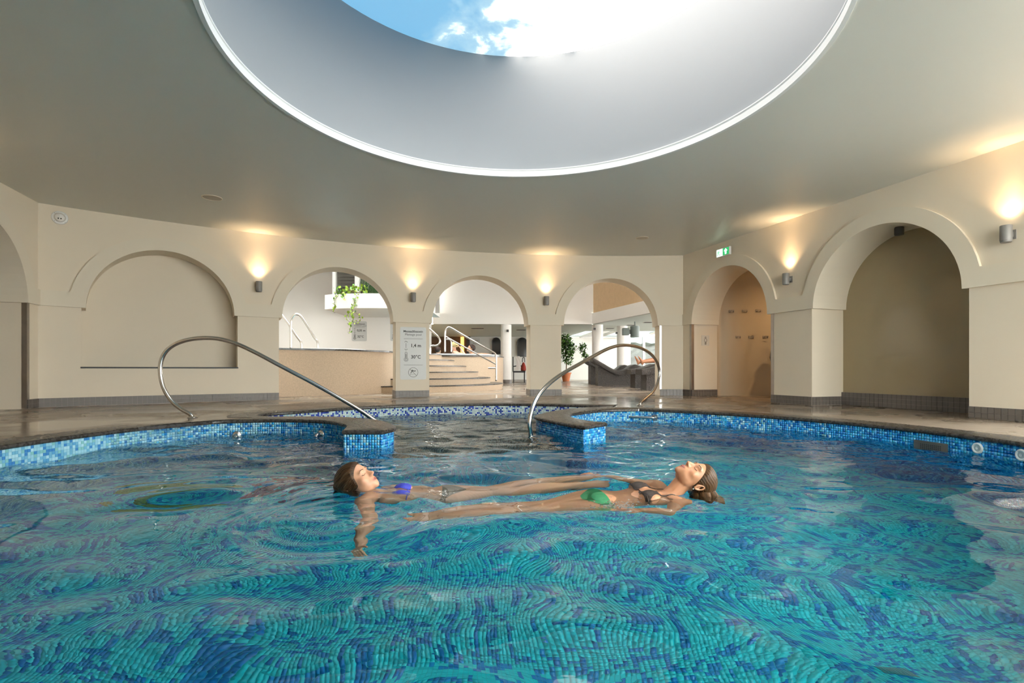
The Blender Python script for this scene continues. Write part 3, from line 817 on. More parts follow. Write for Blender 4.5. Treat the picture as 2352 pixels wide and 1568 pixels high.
# ceiling speakers
for (px, py, d, lab) in ((487, 453.5, 0.23, 'round flush ceiling speaker above the blind niche'), (1475, 546, 0.2, 'round flush ceiling speaker near the shower corner')):
    X, Y = G(px, py, CEIL) if False else ((px - 1176) / (848 - py) * (CEIL - EYE), F_PX * (CEIL - EYE) / (848 - py))
    t = empty('ceiling_speaker', (X, Y, CEIL)); b = MB(); r = d / 2
    b.lathe([(r, 0.0), (r, -0.006), (r - 0.008, -0.009), (r - 0.012, -0.004)], n=40); b.build('rim', M['trim'], t, smooth=True)
    b = MB(); b.lathe([(0.001, -0.004), (r - 0.012, -0.004)], n=40); b.build('grille', mat('speaker_cloth', (0.60, 0.55, 0.46, 1), 0.6, bump=0.3, bscale=400), t)
    tag(t, lab, 'speaker')

# dome security camera
p, n_ = path_back(0.21); t = empty('dome_camera', (p.x, p.y, 2.47), math.atan2(-n_.y, -n_.x))
RX = Matrix.Rotation(PI / 2, 3, 'Y')
b = MB(); b.lathe([(0.001, 0.0), (0.086, 0.0), (0.086, 0.014), (0.080, 0.02), (0.06, 0.024), (0.058, 0.03)], n=36, M=RX); b.build('base', M['frame'], t, smooth=True, auto=0.5)
b = MB(); b.ell((0.028, 0, 0), (0.05, 0.056, 0.056)); b.build('dome', M['white'], t, smooth=True)
for dy_ in (-0.014, 0.012):
    b = MB(); b.ell((0.068, 0.0 + dy_, -0.022), (0.012, 0.008, 0.008)); b.build('lens', M['black'], t, smooth=True)
for k in range(4):
    a = PI / 4 + k * PI / 2; b = MB(); b.ell((0.017, 0.073 * math.cos(a), 0.073 * math.sin(a)), (0.006, 0.005, 0.005), n=8, m=6); b.build('screw', M['black'], t)
tag(t, 'white round dome camera high in the wall corner', 'camera')

# lettering helper: flat text as mesh
def text_mesh(name, body, size, m, parent, loc, bold=False, depth=0.0006, align='CENTER'):
    cu = bpy.data.curves.new(name, 'FONT'); cu.body = body; cu.size = size; cu.align_x = align; cu.align_y = 'CENTER'; cu.extrude = depth; cu.offset = 0.0011 * size / 0.05 if bold else 0.0
    cu.resolution_u = 3
    o = bpy.data.objects.new(name + '_tmp', cu); COL.objects.link(o)
    dg = bpy.context.evaluated_depsgraph_get(); me = bpy.data.meshes.new_from_object(o.evaluated_get(dg))
    bpy.data.objects.remove(o); me.materials.clear()
    q = link(name, me, m, parent); q.location = loc; q.rotation_euler = (PI / 2, 0, 0)
    return q
M['ink'] = mat('ink', (0.035, 0.033, 0.03, 1), 0.5)
M['sign'] = mat('sign_white', (0.60, 0.61, 0.60, 1), 0.35)
def rounded(b, w, h, d, r):
    pts = []
    for cx_, cz_, a0 in ((w / 2 - r, h / 2 - r, 0), (-w / 2 + r, h / 2 - r, 90), (-w / 2 + r, -h / 2 + r, 180), (w / 2 - r, -h / 2 + r, 270)):
        for k in range(7): a = math.radians(a0 + 15 * k); pts.append((cx_ + r * math.cos(a), cz_ + r * math.sin(a)))
    n = len(pts); b.add([(x, 0, z) for x, z in pts] + [(x, -d, z) for x, z in pts], [tuple(range(n)), tuple(range(n, 2 * n))] + [(i, (i + 1) % n, n + (i + 1) % n, n + i) for i in range(n)])
    return b
def stroke(name, pts, w, parent, closed=False, y=-0.0065):
    """flat inked line in the sign plane (x,z)"""
    b = MB(); b.tube([(p[0], y, p[1]) for p in pts], w / 2, 6, closed=closed); b.build(name, M['ink'], parent)
def arcpts(cx_, cz_, r, a0=0, a1=360, n=28): return [(cx_ + r * math.cos(math.radians(a0 + (a1 - a0) * k / n)), cz_ + r * math.sin(math.radians(a0 + (a1 - a0) * k / n))) for k in range(n + 1)]
def thermometer(t, x, z, h, w):
    r = h * 0.115; R = h * 0.21; zb = z - h / 2 + R; zt = z + h / 2 - r; a = math.degrees(math.asin(r / R))
    stroke('thermometer', arcpts(x, zt, r, 0, 180, 12) + arcpts(x, zb, R, 90 + a, 450 - a, 24), w, t, closed=True)
    stroke('thermometer', arcpts(x, zb, R * 0.5, 0, 350, 16), w, t, closed=True)
    stroke('thermometer', [(x, zb + R * 0.55), (x, zt - h * 0.1)], w * 1.6, t)
def depth_arrow(t, x, z, h, w):
    stroke('arrow', [(x, z - h * 0.28), (x, z + h * 0.28)], w, t); k = h * 0.16
    stroke('arrow', [(x - k, z + h * 0.5 - k * 0.8), (x, z + h * 0.5), (x + k, z + h * 0.5 - k * 0.8)], w * 1.5, t)
    stroke('arrow', [(x - k, z - h * 0.5 + k * 0.8), (x, z - h * 0.5), (x + k, z - h * 0.5 + k * 0.8)], w * 1.5, t)

# "Massage pool" sign on the pillar
p, n_ = path_back(WLEN / 2 + 0.01); t = empty('pool_sign', (p.x, p.y, 0.77), math.atan2(n_.y, n_.x) - PI / 2)
W_, H_ = 0.455, 0.925
b = MB(); rounded(b, W_, H_, 0.006, 0.035); b.build('board', M['sign'], t)
text_mesh('lettering', 'Massaažibassein', 0.054, M['ink'], t, (0, -0.007, 0.385), bold=True)
text_mesh('lettering', 'Massage pool', 0.054, M['ink'], t, (0, -0.007, 0.330))
for z in (0.255, -0.205): stroke('rule', [(-0.165, z), (0.165, z)], 0.005, t)
text_mesh('lettering', '1,4 m', 0.082, M['ink'], t, (0.045, -0.007, 0.135), bold=True)
text_mesh('lettering', '30°C', 0.082, M['ink'], t, (0.045, -0.007, -0.065), bold=True)
depth_arrow(t, -0.125, 0.135, 0.16, 0.005); thermometer(t, -0.125, -0.06, 0.165, 0.006)
stroke('no_diving_symbol', arcpts(0, -0.335, 0.083, 0, 352, 40), 0.006, t, closed=True)
stroke('no_diving_symbol', [(-0.059, -0.276), (0.059, -0.394)], 0.006, t)
stroke('no_diving_symbol', [(-0.045, -0.345), (-0.025, -0.325), (-0.03, -0.30), (-0.005, -0.315)], 0.012, t)
stroke('no_diving_symbol', [(-0.018, -0.29), (0.01, -0.315), (0.022, -0.312)], 0.012, t)
b = MB(); b.ell((0.032, -0.0065, -0.309), (0.010, 0.001, 0.010), n=14, m=8); b.build('no_diving_symbol', M['ink'], t)
stroke('no_diving_symbol', [(-0.05, -0.385), (-0.055, -0.36), (-0.03, -0.362)], 0.005, t); stroke('no_diving_symbol', [(-0.03, -0.365), (0.0, -0.372), (0.02, -0.365)], 0.003, t)
tag(t, 'tall white massage pool sign on the pillar with depth and temperature', 'sign')

# illuminated exit sign above the shower arch
p, n_ = path_right(1.16); t = empty('exit_sign', (p.x, p.y, 2.43), math.atan2(n_.y, n_.x) - PI / 2)
b = MB(); b.box((0, -0.055, 0), (0.31, 0.04, 0.135), bev=0.006); b.build('housing', M['frame'], t)
b = MB(); b.box((0, -0.02, 0), (0.12, 0.04, 0.05)); b.build('bracket', M['frame'], t)
GRN = emat('exit_green', (0.02, 0.32, 0.10, 1), 0.7); WHT = emat('exit_white', (0.72, 0.95, 0.80, 1), 1.3)
b = MB(); b.box((0.072, -0.0765, 0), (0.148, 0.003, 0.115)); b.build('green_field', GRN, t)
b = MB(); b.box((-0.075, -0.0765, 0), (0.142, 0.003, 0.115)); b.build('white_field', WHT, t)
b = MB(); b.add([(0.072 + x, -0.0785, z) for x, z in ((0, 0.05), (0.042, 0.005), (0.018, 0.005), (0.018, -0.045), (-0.018, -0.045), (-0.018, 0.005), (-0.042, 0.005))], [(0, 1, 6), (2, 3, 4, 5)]); b.build('arrow', WHT, t)
b = MB()
for pts in ([(-0.095, 0.03), (-0.1, 0.0), (-0.08, -0.02), (-0.075, -0.045)], [(-0.1, 0.0), (-0.115, -0.02), (-0.13, -0.04)], [(-0.095, 0.025), (-0.075, 0.01), (-0.065, 0.015)], [(-0.097, 0.025), (-0.115, 0.015), (-0.122, 0.0)]):
    b.tube([(x, -0.0785, z) for x, z in pts], 0.006, 6)
b.ell((-0.088, -0.0785, 0.043), (0.009, 0.002, 0.009), n=12, m=6)
for x0, x1, z0, z1 in ((-0.05, -0.012, -0.052, -0.05), (-0.05, -0.012, 0.05, 0.052), (-0.05, -0.047, -0.05, 0.05), (-0.015, -0.012, -0.05, 0.05)): b.box(((x0 + x1) / 2, -0.0785, (z0 + z1) / 2), (x1 - x0 + 0.002, 0.001, z1 - z0 + 0.002))
b.build('running_figure', GRN, t)
tag(t, 'lit green and white exit sign above the shower arch', 'exit sign')

# toilet sign on the jamb of the shower recess
q = pr(RC[0] - HW, 0.30); t = empty('toilet_sign', (q.x, q.y, 1.02), math.atan2(NR.y, NR.x))
b = MB(); rounded(b, 0.17, 0.19, 0.004, 0.008); b.build('board', mat('sign_pale', (0.70, 0.66, 0.58, 1), 0.4), t)
stroke('male_figure', arcpts(0, 0.055, 0.013, 0, 340, 18), 0.005, t, closed=True)
stroke('male_figure', [(-0.013, -0.075), (-0.013, -0.02), (-0.026, -0.02), (-0.026, 0.02), (-0.014, 0.036), (0.014, 0.036), (0.026, 0.02), (0.026, -0.02), (0.013, -0.02), (0.013, -0.075)], 0.005, t)
stroke('male_figure', [(0, -0.02), (0, -0.075)], 0.004, t)
tag(t, 'small pale sign with an outlined male figure in the shower recess', 'sign')
# pale sign at the picture edge
q = pl(RC[0] - HW, 0.36); t = empty('door_sign', (q.x, q.y, 1.03), math.atan2(NR.y, NR.x) + PI)
b = MB(); rounded(b, 0.17, 0.19, 0.004, 0.008); b.build('board', mat('sign_cream', (0.68, 0.62, 0.52, 1), 0.4), t)
b = MB(); b.box((0, -0.0045, 0), (0.13, 0.001, 0.15)); b.build('face', M['trim'], t)
tag(t, 'plain pale square sign inside the arch at the picture edge', 'sign')

# coat hooks on the curved shower wall
def ray_wall(px, pts):
    k = (px - 1176) / F_PX
    for a, e in zip(pts[:-1], pts[1:]):
        fa, fe = a[0] - k * a[1], e[0] - k * e[1]
        if fa <= 0 <= fe: w = fa / (fa - fe); return np.array(a) + (np.array(e) - np.array(a)) * w, np.array(e) - np.array(a)
    return np.array(pts[0]), np.array(pts[1]) - np.array(pts[0])
shw = cr([pr(0.27 - 0.02, WTR - 0.01), pr(0.20, WTR + 0.10), (4.05, 9.68), (4.5, 9.63), (4.95, 9.50), (5.5, 9.1), (5.85, 8.4), (5.8, 7.8), pr(2.16, WTR + 0.02)], 8)
rowname = ['upper', 'lower']
colname = ['nearest the toilet sign', 'in the middle', 'nearest the far jamb']
for r_, (xs_, z) in enumerate((((1680, 1710.5, 1741.5), 1.575), ((1695, 1725.5, 1758), 1.09))):
    for k, px in enumerate(xs_):
        p, dv = ray_wall(px, shw); t = empty('coat_hook', (p[0], p[1], z), math.atan2(dv[1], dv[0]))
        b = MB(); b.box((0, -0.006, 0), (0.095, 0.012, 0.045), bev=0.003); b.build('plate', M['steel_dull'], t)
        for sx in (-0.028, 0.028):
            b = MB(); b.tube(cr([(sx, -0.01, -0.01), (sx, -0.035, -0.02), (sx, -0.05, -0.012), (sx, -0.055, 0.01)], 4), 0.005, 8); b.build('prong', M['steel_dull'], t, smooth=True)
        tag(t, 'steel double coat hook, %s row, %s' % (rowname[r_], colname[k]), 'coat hook', 'coat hooks in the shower recess')
# grey robe hanging at the edge of the shower recess
p, dv = ray_wall(1787, shw); p = p + np.array([-0.10, -0.22])
t = empty('hanging_robe', (p[0], p[1], 0))
b = MB(); rows = []
for i, (z, w, d) in enumerate(((1.02, 0.03, 0.02), (0.98, 0.09, 0.05), (0.85, 0.13, 0.06), (0.7, 0.15, 0.07), (0.58, 0.12, 0.07), (0.52, 0.03, 0.03))):
    rows.append([Vector((w * math.cos(2 * PI * k / 20) * (1 + 0.08 * math.sin(5 * k)), d * math.sin(2 * PI * k / 20), z)) for k in range(21)])
b.grid(rows); b.build('cloth', mat('grey_cloth', (0.20, 0.17, 0.15, 1), 0.9, bump=0.3, bscale=60), t, smooth=True)
b = MB(); b.tube(cr([(-0.02, 0, 1.0), (-0.06, -0.02, 1.06), (0.0, -0.01, 1.10), (0.05, 0, 1.03)], 5), 0.02, 8); b.build('collar', M['white'], t, smooth=True)
tag(t, 'grey cloth with a white collar hanging at the edge of the shower recess', 'robe')

# ================================================================== POOL RAILS AND JETS
def rail_plane(pix, A, B_, extra=()):
    """centre line of a rail that stands in the vertical plane through plan points A and B"""
    A = np.array(A); B_ = np.array(B_); d = B_ - A; out = []
    for px, py in pix:
        k = (px - 1176) / F_PX                      # X = k Y on the plane
        t = (k * A[1] - A[0]) / (d[0] - k * d[1]); P = A + d * t
        out.append((P[0], P[1], EYE + (HORIZON - py) / F_PX * P[1]))
    return out
def handrail(name, line, r, foot, label):
    t = empty(name, foot)
    L = [tuple(np.array(p) - np.array(foot)) for p in cr(line, 6)]
    b = MB(); b.tube(L, r, 18); b.build('tube', M['steel'], t, smooth=True)
    b = MB(); b.lathe([(0.001, 0.012), (r + 0.006, 0.012), (0.048, 0.006), (0.05, 0.0)], n=28); b.build('flange', M['steel'], t, smooth=True)
    return tag(t, label, 'handrail', 'curved pool handrails')
A_ = G(442, 958); pix = [(442, 957), (434, 949), (416, 939), (394, 920), (377, 893), (368.5, 860), (370, 830), (382, 806), (405, 789), (438, 779), (475, 776), (508, 779), (545, 790), (590, 811), (650, 843), (720, 880), (790, 920), (830, 944), (858, 963)]
line = rail_plane(pix, A_, (-1.47, 5.5)); d_ = np.array(line[-1]) - np.array(line[-2]); line.append(tuple(np.array(line[-1]) + d_ * 3.0))
handrail('pool_handrail', line, 0.0205, (A_[0], A_[1], 0.0), 'steel loop handrail rising in front of the blind niche')
A_ = G(1470, 931); E_ = (0.185, 5.03)
pix = [(1470, 930), (1473, 922), (1484, 913), (1500, 898), (1511, 876), (1514.5, 853), (1509, 831), (1495, 813), (1474, 800), (1449, 793.5), (1424, 793), (1398, 800), (1366, 816), (1330, 836), (1290, 859), (1258, 884), (1235, 911), (1221, 942), (1216, 972), (1219, 998)]
line = rail_plane(pix, A_, E_); l_ = line[-1]; line += [(l_[0] + 0.01, l_[1], l_[2] - 0.15), (l_[0] + 0.02, l_[1], -0.60)]
handrail('pool_handrail', line, 0.0205, (A_[0], A_[1], 0.0), 'steel loop handrail dipping beside the curled wall opposite the loungers')

def on_circle(px):                 # pool wall point seen at picture column px, with inward normal
    k = (px - 1176) / F_PX; a = k * k + 1; b_ = -2 * (k * PC[0] + PC[1]); c_ = PC[0] ** 2 + PC[1] ** 2 - PR ** 2
    Y = (-b_ + math.sqrt(b_ * b_ - 4 * a * c_)) / (2 * a); p = Vector((k * Y, Y)); n_ = (Vector(PC) - p).normalized(); return p, n_
# grab bar
p1, n1_ = on_circle(1440); p2, n2_ = on_circle(1504); z = -0.10; mid = (p1 + p2) / 2
t = empty('grab_bar', (mid.x, mid.y, z))
o1, o2 = p1 - mid, p2 - mid; i1, i2 = o1 + n1_ * 0.06, o2 + n2_ * 0.06
b = MB(); b.tube(cr([v3(o1, 0), v3(o1 + n1_ * 0.045, 0), v3(i1 + (o2 - o1) * 0.08, 0), v3((i1 + i2) / 2, 0), v3(i2 - (o2 - o1) * 0.08, 0), v3(o2 + n2_ * 0.045, 0), v3(o2, 0)], 6), 0.016, 14); b.build('bar', M['steel'], t, smooth=True)
for o_, nn in ((o1, n1_), (o2, n2_)):
    Mx = Vector((0, 0, 1)).rotation_difference(Vector((nn.x, nn.y, 0))).to_matrix()
    b = MB(); b.lathe([(0.001, 0.008), (0.04, 0.008), (0.042, 0.0)], v3(o_, 0), 24, Mx); b.build('flange', M['steel'], t)
tag(t, 'short horizontal steel grab bar on the tiled pool wall', 'grab bar')
# steel spouts
def spout(p, nn, z, label):
    t = empty('water_jet', (p[0], p[1], z)); Mx = Vector((0, 0, 1)).rotation_difference(Vector((nn[0], nn[1], 0))).to_matrix()
    b = MB(); b.lathe([(0.001, 0.012), (0.030, 0.012), (0.042, 0.006), (0.044, 0.0)], (0, 0, 0), 28, Mx); b.build('flange', M['steel'], t, smooth=True)
    n3 = Vector((nn[0], nn[1], 0)); b = MB(); b.tube(cr([n3 * 0.0, n3 * 0.03 + Vector((0, 0, 0.002)), n3 * 0.055 - Vector((0, 0, 0.012)), n3 * 0.06 - Vector((0, 0, 0.045))], 5), 0.019, 16); b.build('nozzle', M['steel'], t, smooth=True)
    tag(t, label, 'water jet', 'bent steel water jets')
p, n_ = on_circle(537); LI = np.array(left_in)
def on_run(px, R):
    k = (px - 1176) / F_PX; f = R[:, 0] - k * R[:, 1]; i = int(np.abs(f).argmin()); tt = R[min(i + 1, len(R) - 1)] - R[max(i - 1, 0)]; tt = tt / np.hypot(*tt); return R[i], (tt[1], -tt[0])
p, n_ = on_run(537, LI[:30]); spout(p, n_, EYE - (1000 - HORIZON) / F_PX * p[1], 'bent steel water jet below the looped end of the handrail')
p, n_ = on_run(733, LI[10:40]); spout(p, n_, EYE - (997 - HORIZON) / F_PX * p[1], 'bent steel water jet in the shade of the curled pool wall')
# round white massage nozzles and the drain grille on the near right wall
M['pvc'] = mat('white_pvc', (0.66, 0.70, 0.70, 1), 0.35)
for px, py, lab in ((2246, 1029, 'round white massage nozzle next to the drain grille'), (2347, 1045, 'round white massage nozzle at the picture edge')):
    p, nn = on_circle(px); t = empty('massage_nozzle', (p.x, p.y, EYE - (py - HORIZON) / F_PX * p.y)); Mx = Vector((0, 0, 1)).rotation_difference(Vector((nn.x, nn.y, 0))).to_matrix()
    b = MB(); b.lathe([(0.024, 0.006), (0.030, 0.012), (0.036, 0.012), (0.041, 0.004), (0.041, 0.0)], (0, 0, 0), 30, Mx); b.build('ring', M['pvc'], t, smooth=True)
    b = MB(); b.lathe([(0.010, 0.006), (0.024, 0.006)], (0, 0, 0), 30, Mx); b.build('inner_face', mat('pvc_grey', (0.42, 0.50, 0.52, 1), 0.4), t)
    b = MB(); b.lathe([(0.001, 0.003), (0.004, 0.009), (0.011, 0.009)], (0, 0, 0), 20, Mx); b.build('eyeball', M['pvc'], t, smooth=True)
    tag(t, lab, 'nozzle', 'white massage nozzles')
p1, n1_ = on_circle(2103); p2, n2_ = on_circle(2180); mid = (p1 + p2) / 2; nn = (n1_ + n2_).normalized(); td = (p2 - p1).normalized(); Wd = (p2 - p1).length
zt = EYE - (1009 - HORIZON) / F_PX * p1.y; Hg = 0.095
t = empty('drain_grille', (mid.x, mid.y, zt - Hg / 2), math.atan2(td.y, td.x))
sg = 1 if Vector((-td.y, td.x)).dot(nn) > 0 else -1
M['grille'] = mat('grille_grey', (0.15, 0.14, 0.125, 1), 0.35, 0.6)
b = MB(); b.box((0, sg * 0.014, 0), (Wd, 0.014, Hg), bev=0.003); b.build('plate', M['grille'], t)
for r_ in range(5):
    for k in range(11):
        b = MB(); b.box((-0.085 + 0.0155 * k + 0.012, sg * 0.0213, -0.030 + 0.013 * r_ - 0.002), (0.008, 0.001, 0.008)); b.build('hole', M['black'], t)
tag(t, 'grey perforated drain grille set in the pool wall', 'drain grille')
# drain grate on the pool floor
t = empty('floor_drain', (1.55, 2.15, DEEP + 0.004))
b = MB(); b.box((0, 0, 0.003), (0.19, 0.10, 0.006), bev=0.002); b.build('plate', mat('drain_teal', (0.02, 0.22, 0.26, 1), 0.4), t)
for k in range(9):
    b = MB(); b.box((-0.08 + 0.02 * k, 0, 0.008), (0.008, 0.085, 0.005)); b.build('slat', mat('drain_slat', (0.03, 0.30, 0.34, 1), 0.4) if k == 0 else bpy.data.materials['drain_slat'], t)
tag(t, 'dark teal ribbed drain plate on the pool floor in the foreground', 'drain')
# ================================================================== ATRIUM BEYOND THE ARCHES
TOPZ = 5.0
M['stucco'] = mat('ochre_stucco', (0.66, 0.47, 0.28, 1), 0.8, bump=0.35, bscale=25, var=0.10, vscale=9)
def slab(name, a, e, z0, z1, th, m, label, cat='wall', kind='structure', parent=None):
    a, e = Vector(a), Vector(e); d = (e - a).normalized(); n_ = Vector((-d.y, d.x)) * th
    b = MB(); c4 = [a, e, e + n_, a + n_]
    b.add([v3(p, z0) for p in c4] + [v3(p, z1) for p in c4], [(0, 1, 2, 3), (4, 5, 6, 7), (0, 1, 5, 4), (1, 2, 6, 5), (2, 3, 7, 6), (3, 0, 4, 7)])
    o = b.build(name, m, parent)
    if parent is None: tag(o, label, cat, kind=kind)
    return o
slab('wall_atrium', (-9.2, 15.75), (-2.72, 17.5), -0.02, TOPZ, 0.2, M['white'], 'tall white wall behind the raised children pool')
slab('wall_atrium_side', (-6.75, 7.3), (-9.2, 15.75), -0.02, TOPZ, -0.2, M['white'], 'white side wall of the atrium past the vine arch')
slab('wall_bar_side', (-2.72, 17.5), (-4.25, 25.0), -0.02, 2.6, 0.15, mat('warm_white', (0.74, 0.62, 0.46, 1), 0.7), 'narrow warm white wall edge beside the dim bar')
slab('wall_upper', (-2.75, 18.1), (2.95, 18.1), 2.44, TOPZ, 0.2, M['white'], 'white upper storey wall above the pale beam')
slab('beam_white', (-2.75, 18.0), (2.78, 18.0), 2.06, 2.44, 0.3, M['white'], 'long pale beam crossing behind the arches', 'beam')
slab('beam_oblique', (2.78, 18.0), (5.05, 10.5), 2.06, 2.44, 0.3, M['white'], 'pale beam running towards the viewer over the loungers', 'beam')
slab('wall_stucco', (2.84, 18.1), (5.12, 10.5), 2.44, TOPZ, 0.2, M['stucco'], 'rough ochre stucco wall above the oblique beam')
slab('wall_atrium_end', (5.05, 10.5), (5.9, 10.2), -0.02, TOPZ, 0.2, M['white'], 'white wall closing the atrium behind the shower recess')
M['low_ceiling'] = mat('low_ceiling', (0.66, 0.74, 0.70, 1), 0.6)  # greenish cast of the conservatory daylight is put into this paint colour
tag(plate('ceiling_low', [(-4.4, 18.02), (2.80, 18.02), (5.07, 10.5), (9.5, 10.5), (9.5, 21.2), (3.0, 21.2), (2.6, 25.2), (-4.4, 25.2)], [], 2.052, M['low_ceiling']), 'low pale ceiling over the lounge and the bar', 'ceiling', kind='structure')
tag(plate('ceiling_added', [(-10, 7.5), (6.2, 9.9), (6.2, 19.5), (-10, 19.5)], [[(-7.0, 10.4), (0.8, 10.4), (0.8, 14.8), (-7.0, 14.8)]], TOPZ, M['white']), 'unseen atrium roof with a square skylight, added to hold back daylight', 'ceiling', kind='structure')  # unseen roof slab, added to reduce the daylight in the atrium
WN[0] += 1; t = tag(empty('window_%d' % WN[0], (-3.1, 12.6, TOPZ)), 'square skylight in the atrium roof', 'window', kind='structure')
for k in range(4):
    b = MB(); b.box((-3.9 + 2.6 * k, 0, 0.03), (0.07, 4.4, 0.06)); b.build('bar', M['frame'], t)
for k in range(3):
    b = MB(); b.quad((-3.9 + 2.6 * k, -2.2, 0.03), (-1.3 + 2.6 * k, -2.2, 0.03), (-1.3 + 2.6 * k, 2.2, 0.03), (-3.9 + 2.6 * k, 2.2, 0.03)); b.build('pane', M['clear'], t)
b = MB(); b.grid([[P3(path_back, s, z, WT) for s in np.linspace(-0.4, WLEN + 0.4, 40)] for z in (CEIL - 0.05, TOPZ)])
tag(b.build('wall_added_front', M['white']), 'unseen upper atrium wall above the arches, added to shut out the sky', 'wall', kind='structure')  # unseen wall, added to block sky light entering above the arches
# far walls
slab('wall_far', (-2.05, 24.9), (5.35, 25.0), -0.02, 2.12, 0.2, mat('far_white', (0.72, 0.72, 0.68, 1), 0.7), 'far white wall behind the lounge with dark arched windows')
M['bar'] = mat('bar_wall', (0.10, 0.048, 0.02, 1), 0.3, var=0.7, vscale=4)
slab('wall_bar', (-4.25, 24.8), (-2.05, 24.9), -0.02, 2.1, 0.2, M['bar'], 'dark brown marbled wall of the dim bar')
slab('wall_bar_pier', (-2.16, 24.5), (-2.0, 24.5), -0.02, 2.06, 0.5, mat('bar_pier', (0.05, 0.045, 0.045, 1), 0.5), 'dark pier at the edge of the bar')
b = MB(); b.box((-2.36, 24.6, 1.35), (0.16, 0.08, 1.35), bev=0.01); tag(b.build('bar_light_column', emat('amber', (1.0, 0.48, 0.12, 1), 1.1)), 'glowing amber light column on the dark bar wall', 'lamp')
for px, py, lab in ((1001, 748, 'warm downlight over the bar, beside the signed pillar'), (1028.5, 762, 'warm downlight over the bar, above the blond bather'), (1060.5, 758, 'warm downlight over the bar, next to the amber column')):
    Y = F_PX * (2.06 - EYE) / (848 - py); Y = min(Y, 24.0); X = (px - 1176) / F_PX * Y
    t = empty('bar_downlight', (X, Y, 2.06)); b = MB(); b.lathe([(0.05, -0.004), (0.075, -0.010), (0.08, 0.0)], n=24); b.build('ring', M['frame'], t)
    b = MB(); b.lathe([(0.001, -0.006), (0.055, -0.006)], n=24); b.build('lens', emat('bar_lens', (1, 0.62, 0.22, 1), 5), t)
    tag(t, lab, 'lamp', 'bar downlights')
    ld = bpy.data.lights.new('bar_light', 'SPOT'); ld.energy = 30; ld.color = (1, 0.6, 0.25); ld.spot_size = math.radians(120); ld.spot_blend = 0.9; ld.shadow_soft_size = 0.05
    lo = bpy.data.objects.new('bar_light', ld); COL.objects.link(lo); lo.parent = t; lo.location = (0, 0, -0.03)
# arched dark windows in the far wall
def dark_window(x0, x1, z0, z1, y, lab):
    WN[0] += 1
    c, r = (x0 + x1) / 2, (x1 - x0) / 2
    pts_ = [(x0, z0), (x1, z0)] + [(c + r * math.cos(a), z1 - r + r * math.sin(a)) for a in np.linspace(0, PI, 15)]
    t = tag(empty('window_%d' % WN[0], (0, y, 0)), lab, 'window', kind='structure')
    b = MB(); b.add([(x, -0.01, z) for x, z in pts_], [tuple(range(len(pts_)))]); b.build('pane', M['glass_dark'], t)
    b = MB(); b.tube([(x, -0.012, z) for x, z in pts_], 0.02, 6, closed=True); b.build('window_frame', M['black'], t)
dark_window(-0.95, -0.56, 1.22, 2.0, 24.85, 'dark arched window left of the white column'.replace('left of', 'beside'))
dark_window(0.26, 0.72, 1.1, 2.0, 24.85, 'dark arched window above the black chair')
# columns
def column(px, Y, r, top, lab):
    X = (px - 1176) / F_PX * Y; t = empty('column', (X, Y, 0))
    b = MB(); b.lathe([(r, -0.01), (r, top)], n=40); b.build('shaft', M['white'], t, smooth=True)
    b = MB(); b.lathe([(r + 0.012, 0.0), (r + 0.012, 0.13), (r, 0.13)], n=40); b.build('tile_base', M['base_tile'], t)
    tag(t, lab, 'column', 'round white columns', kind='structure')
    return X
column(1162.5, 18.2, 0.185, 2.08, 'round white column in front of the black chair')
column(1372.5, 18.2, 0.19, 2.08, 'round white column where the two beams meet')
column(1429, 18.8, 0.19, 2.08, 'round white column behind the loungers, near the glazing')
for px, py, Y, s_, lab in ((1166, 759.5, 17.95, 0.09, 'small grey loudspeaker on the column in front of the black chair'), (1365.5, 755, 17.95, 0.085, 'small grey loudspeaker on the column where the beams meet'), (1416, 764.5, 18.55, 0.07, 'tiny grey loudspeaker on the column near the glazing')):
    q = at(px, py, Y); t = empty('wall_speaker', q); b = MB(); b.box((0, 0, 0), (s_, 0.08, s_), bev=0.008); b.build('cabinet', M['lamp_grey'], t)
    b = MB(); b.box((0, 0.08, 0), (0.03, 0.1, 0.03)); b.build('bracket', M['lamp_grey'], t); b = MB(); b.lathe([(0.001, 0.0), (s_ * 0.36, 0.0), (s_ * 0.40, 0.006)], (0, -0.042, 0), 18, Matrix.Rotation(PI / 2, 3, 'X')); b.build('cone', M['black'], t)
    tag(t, lab, 'loudspeaker', 'small loudspeakers on the columns')
q = at(1449, 760, 17.0); t = empty('hanging_speaker', q)
M['gg'] = mat('grey_green', (0.16, 0.20, 0.19, 1), 0.5)
b = MB(); b.lathe([(0.001, -0.2), (0.15, -0.2), (0.15, 0.16), (0.001, 0.16)], (0.13, 0, 0), 26); b.build('cabinet', M['gg'], t, smooth=True, auto=0.6)
b = MB(); b.box((-0.17, 0, -0.02), (0.22, 0.16, 0.24), bev=0.02); b.build('mount', M['gg'], t); b = MB(); b.box((-0.04, 0, -0.02), (0.14, 0.08, 0.12)); b.build('arm', M['gg'], t)
b = MB(); b.tube([(0.13, 0, 0.15), (0.13, 0, 0.31)], 0.02, 8); b.build('drop_rod', M['gg'], t)
tag(t, 'grey-green cylindrical speaker hanging from the low ceiling', 'loudspeaker')
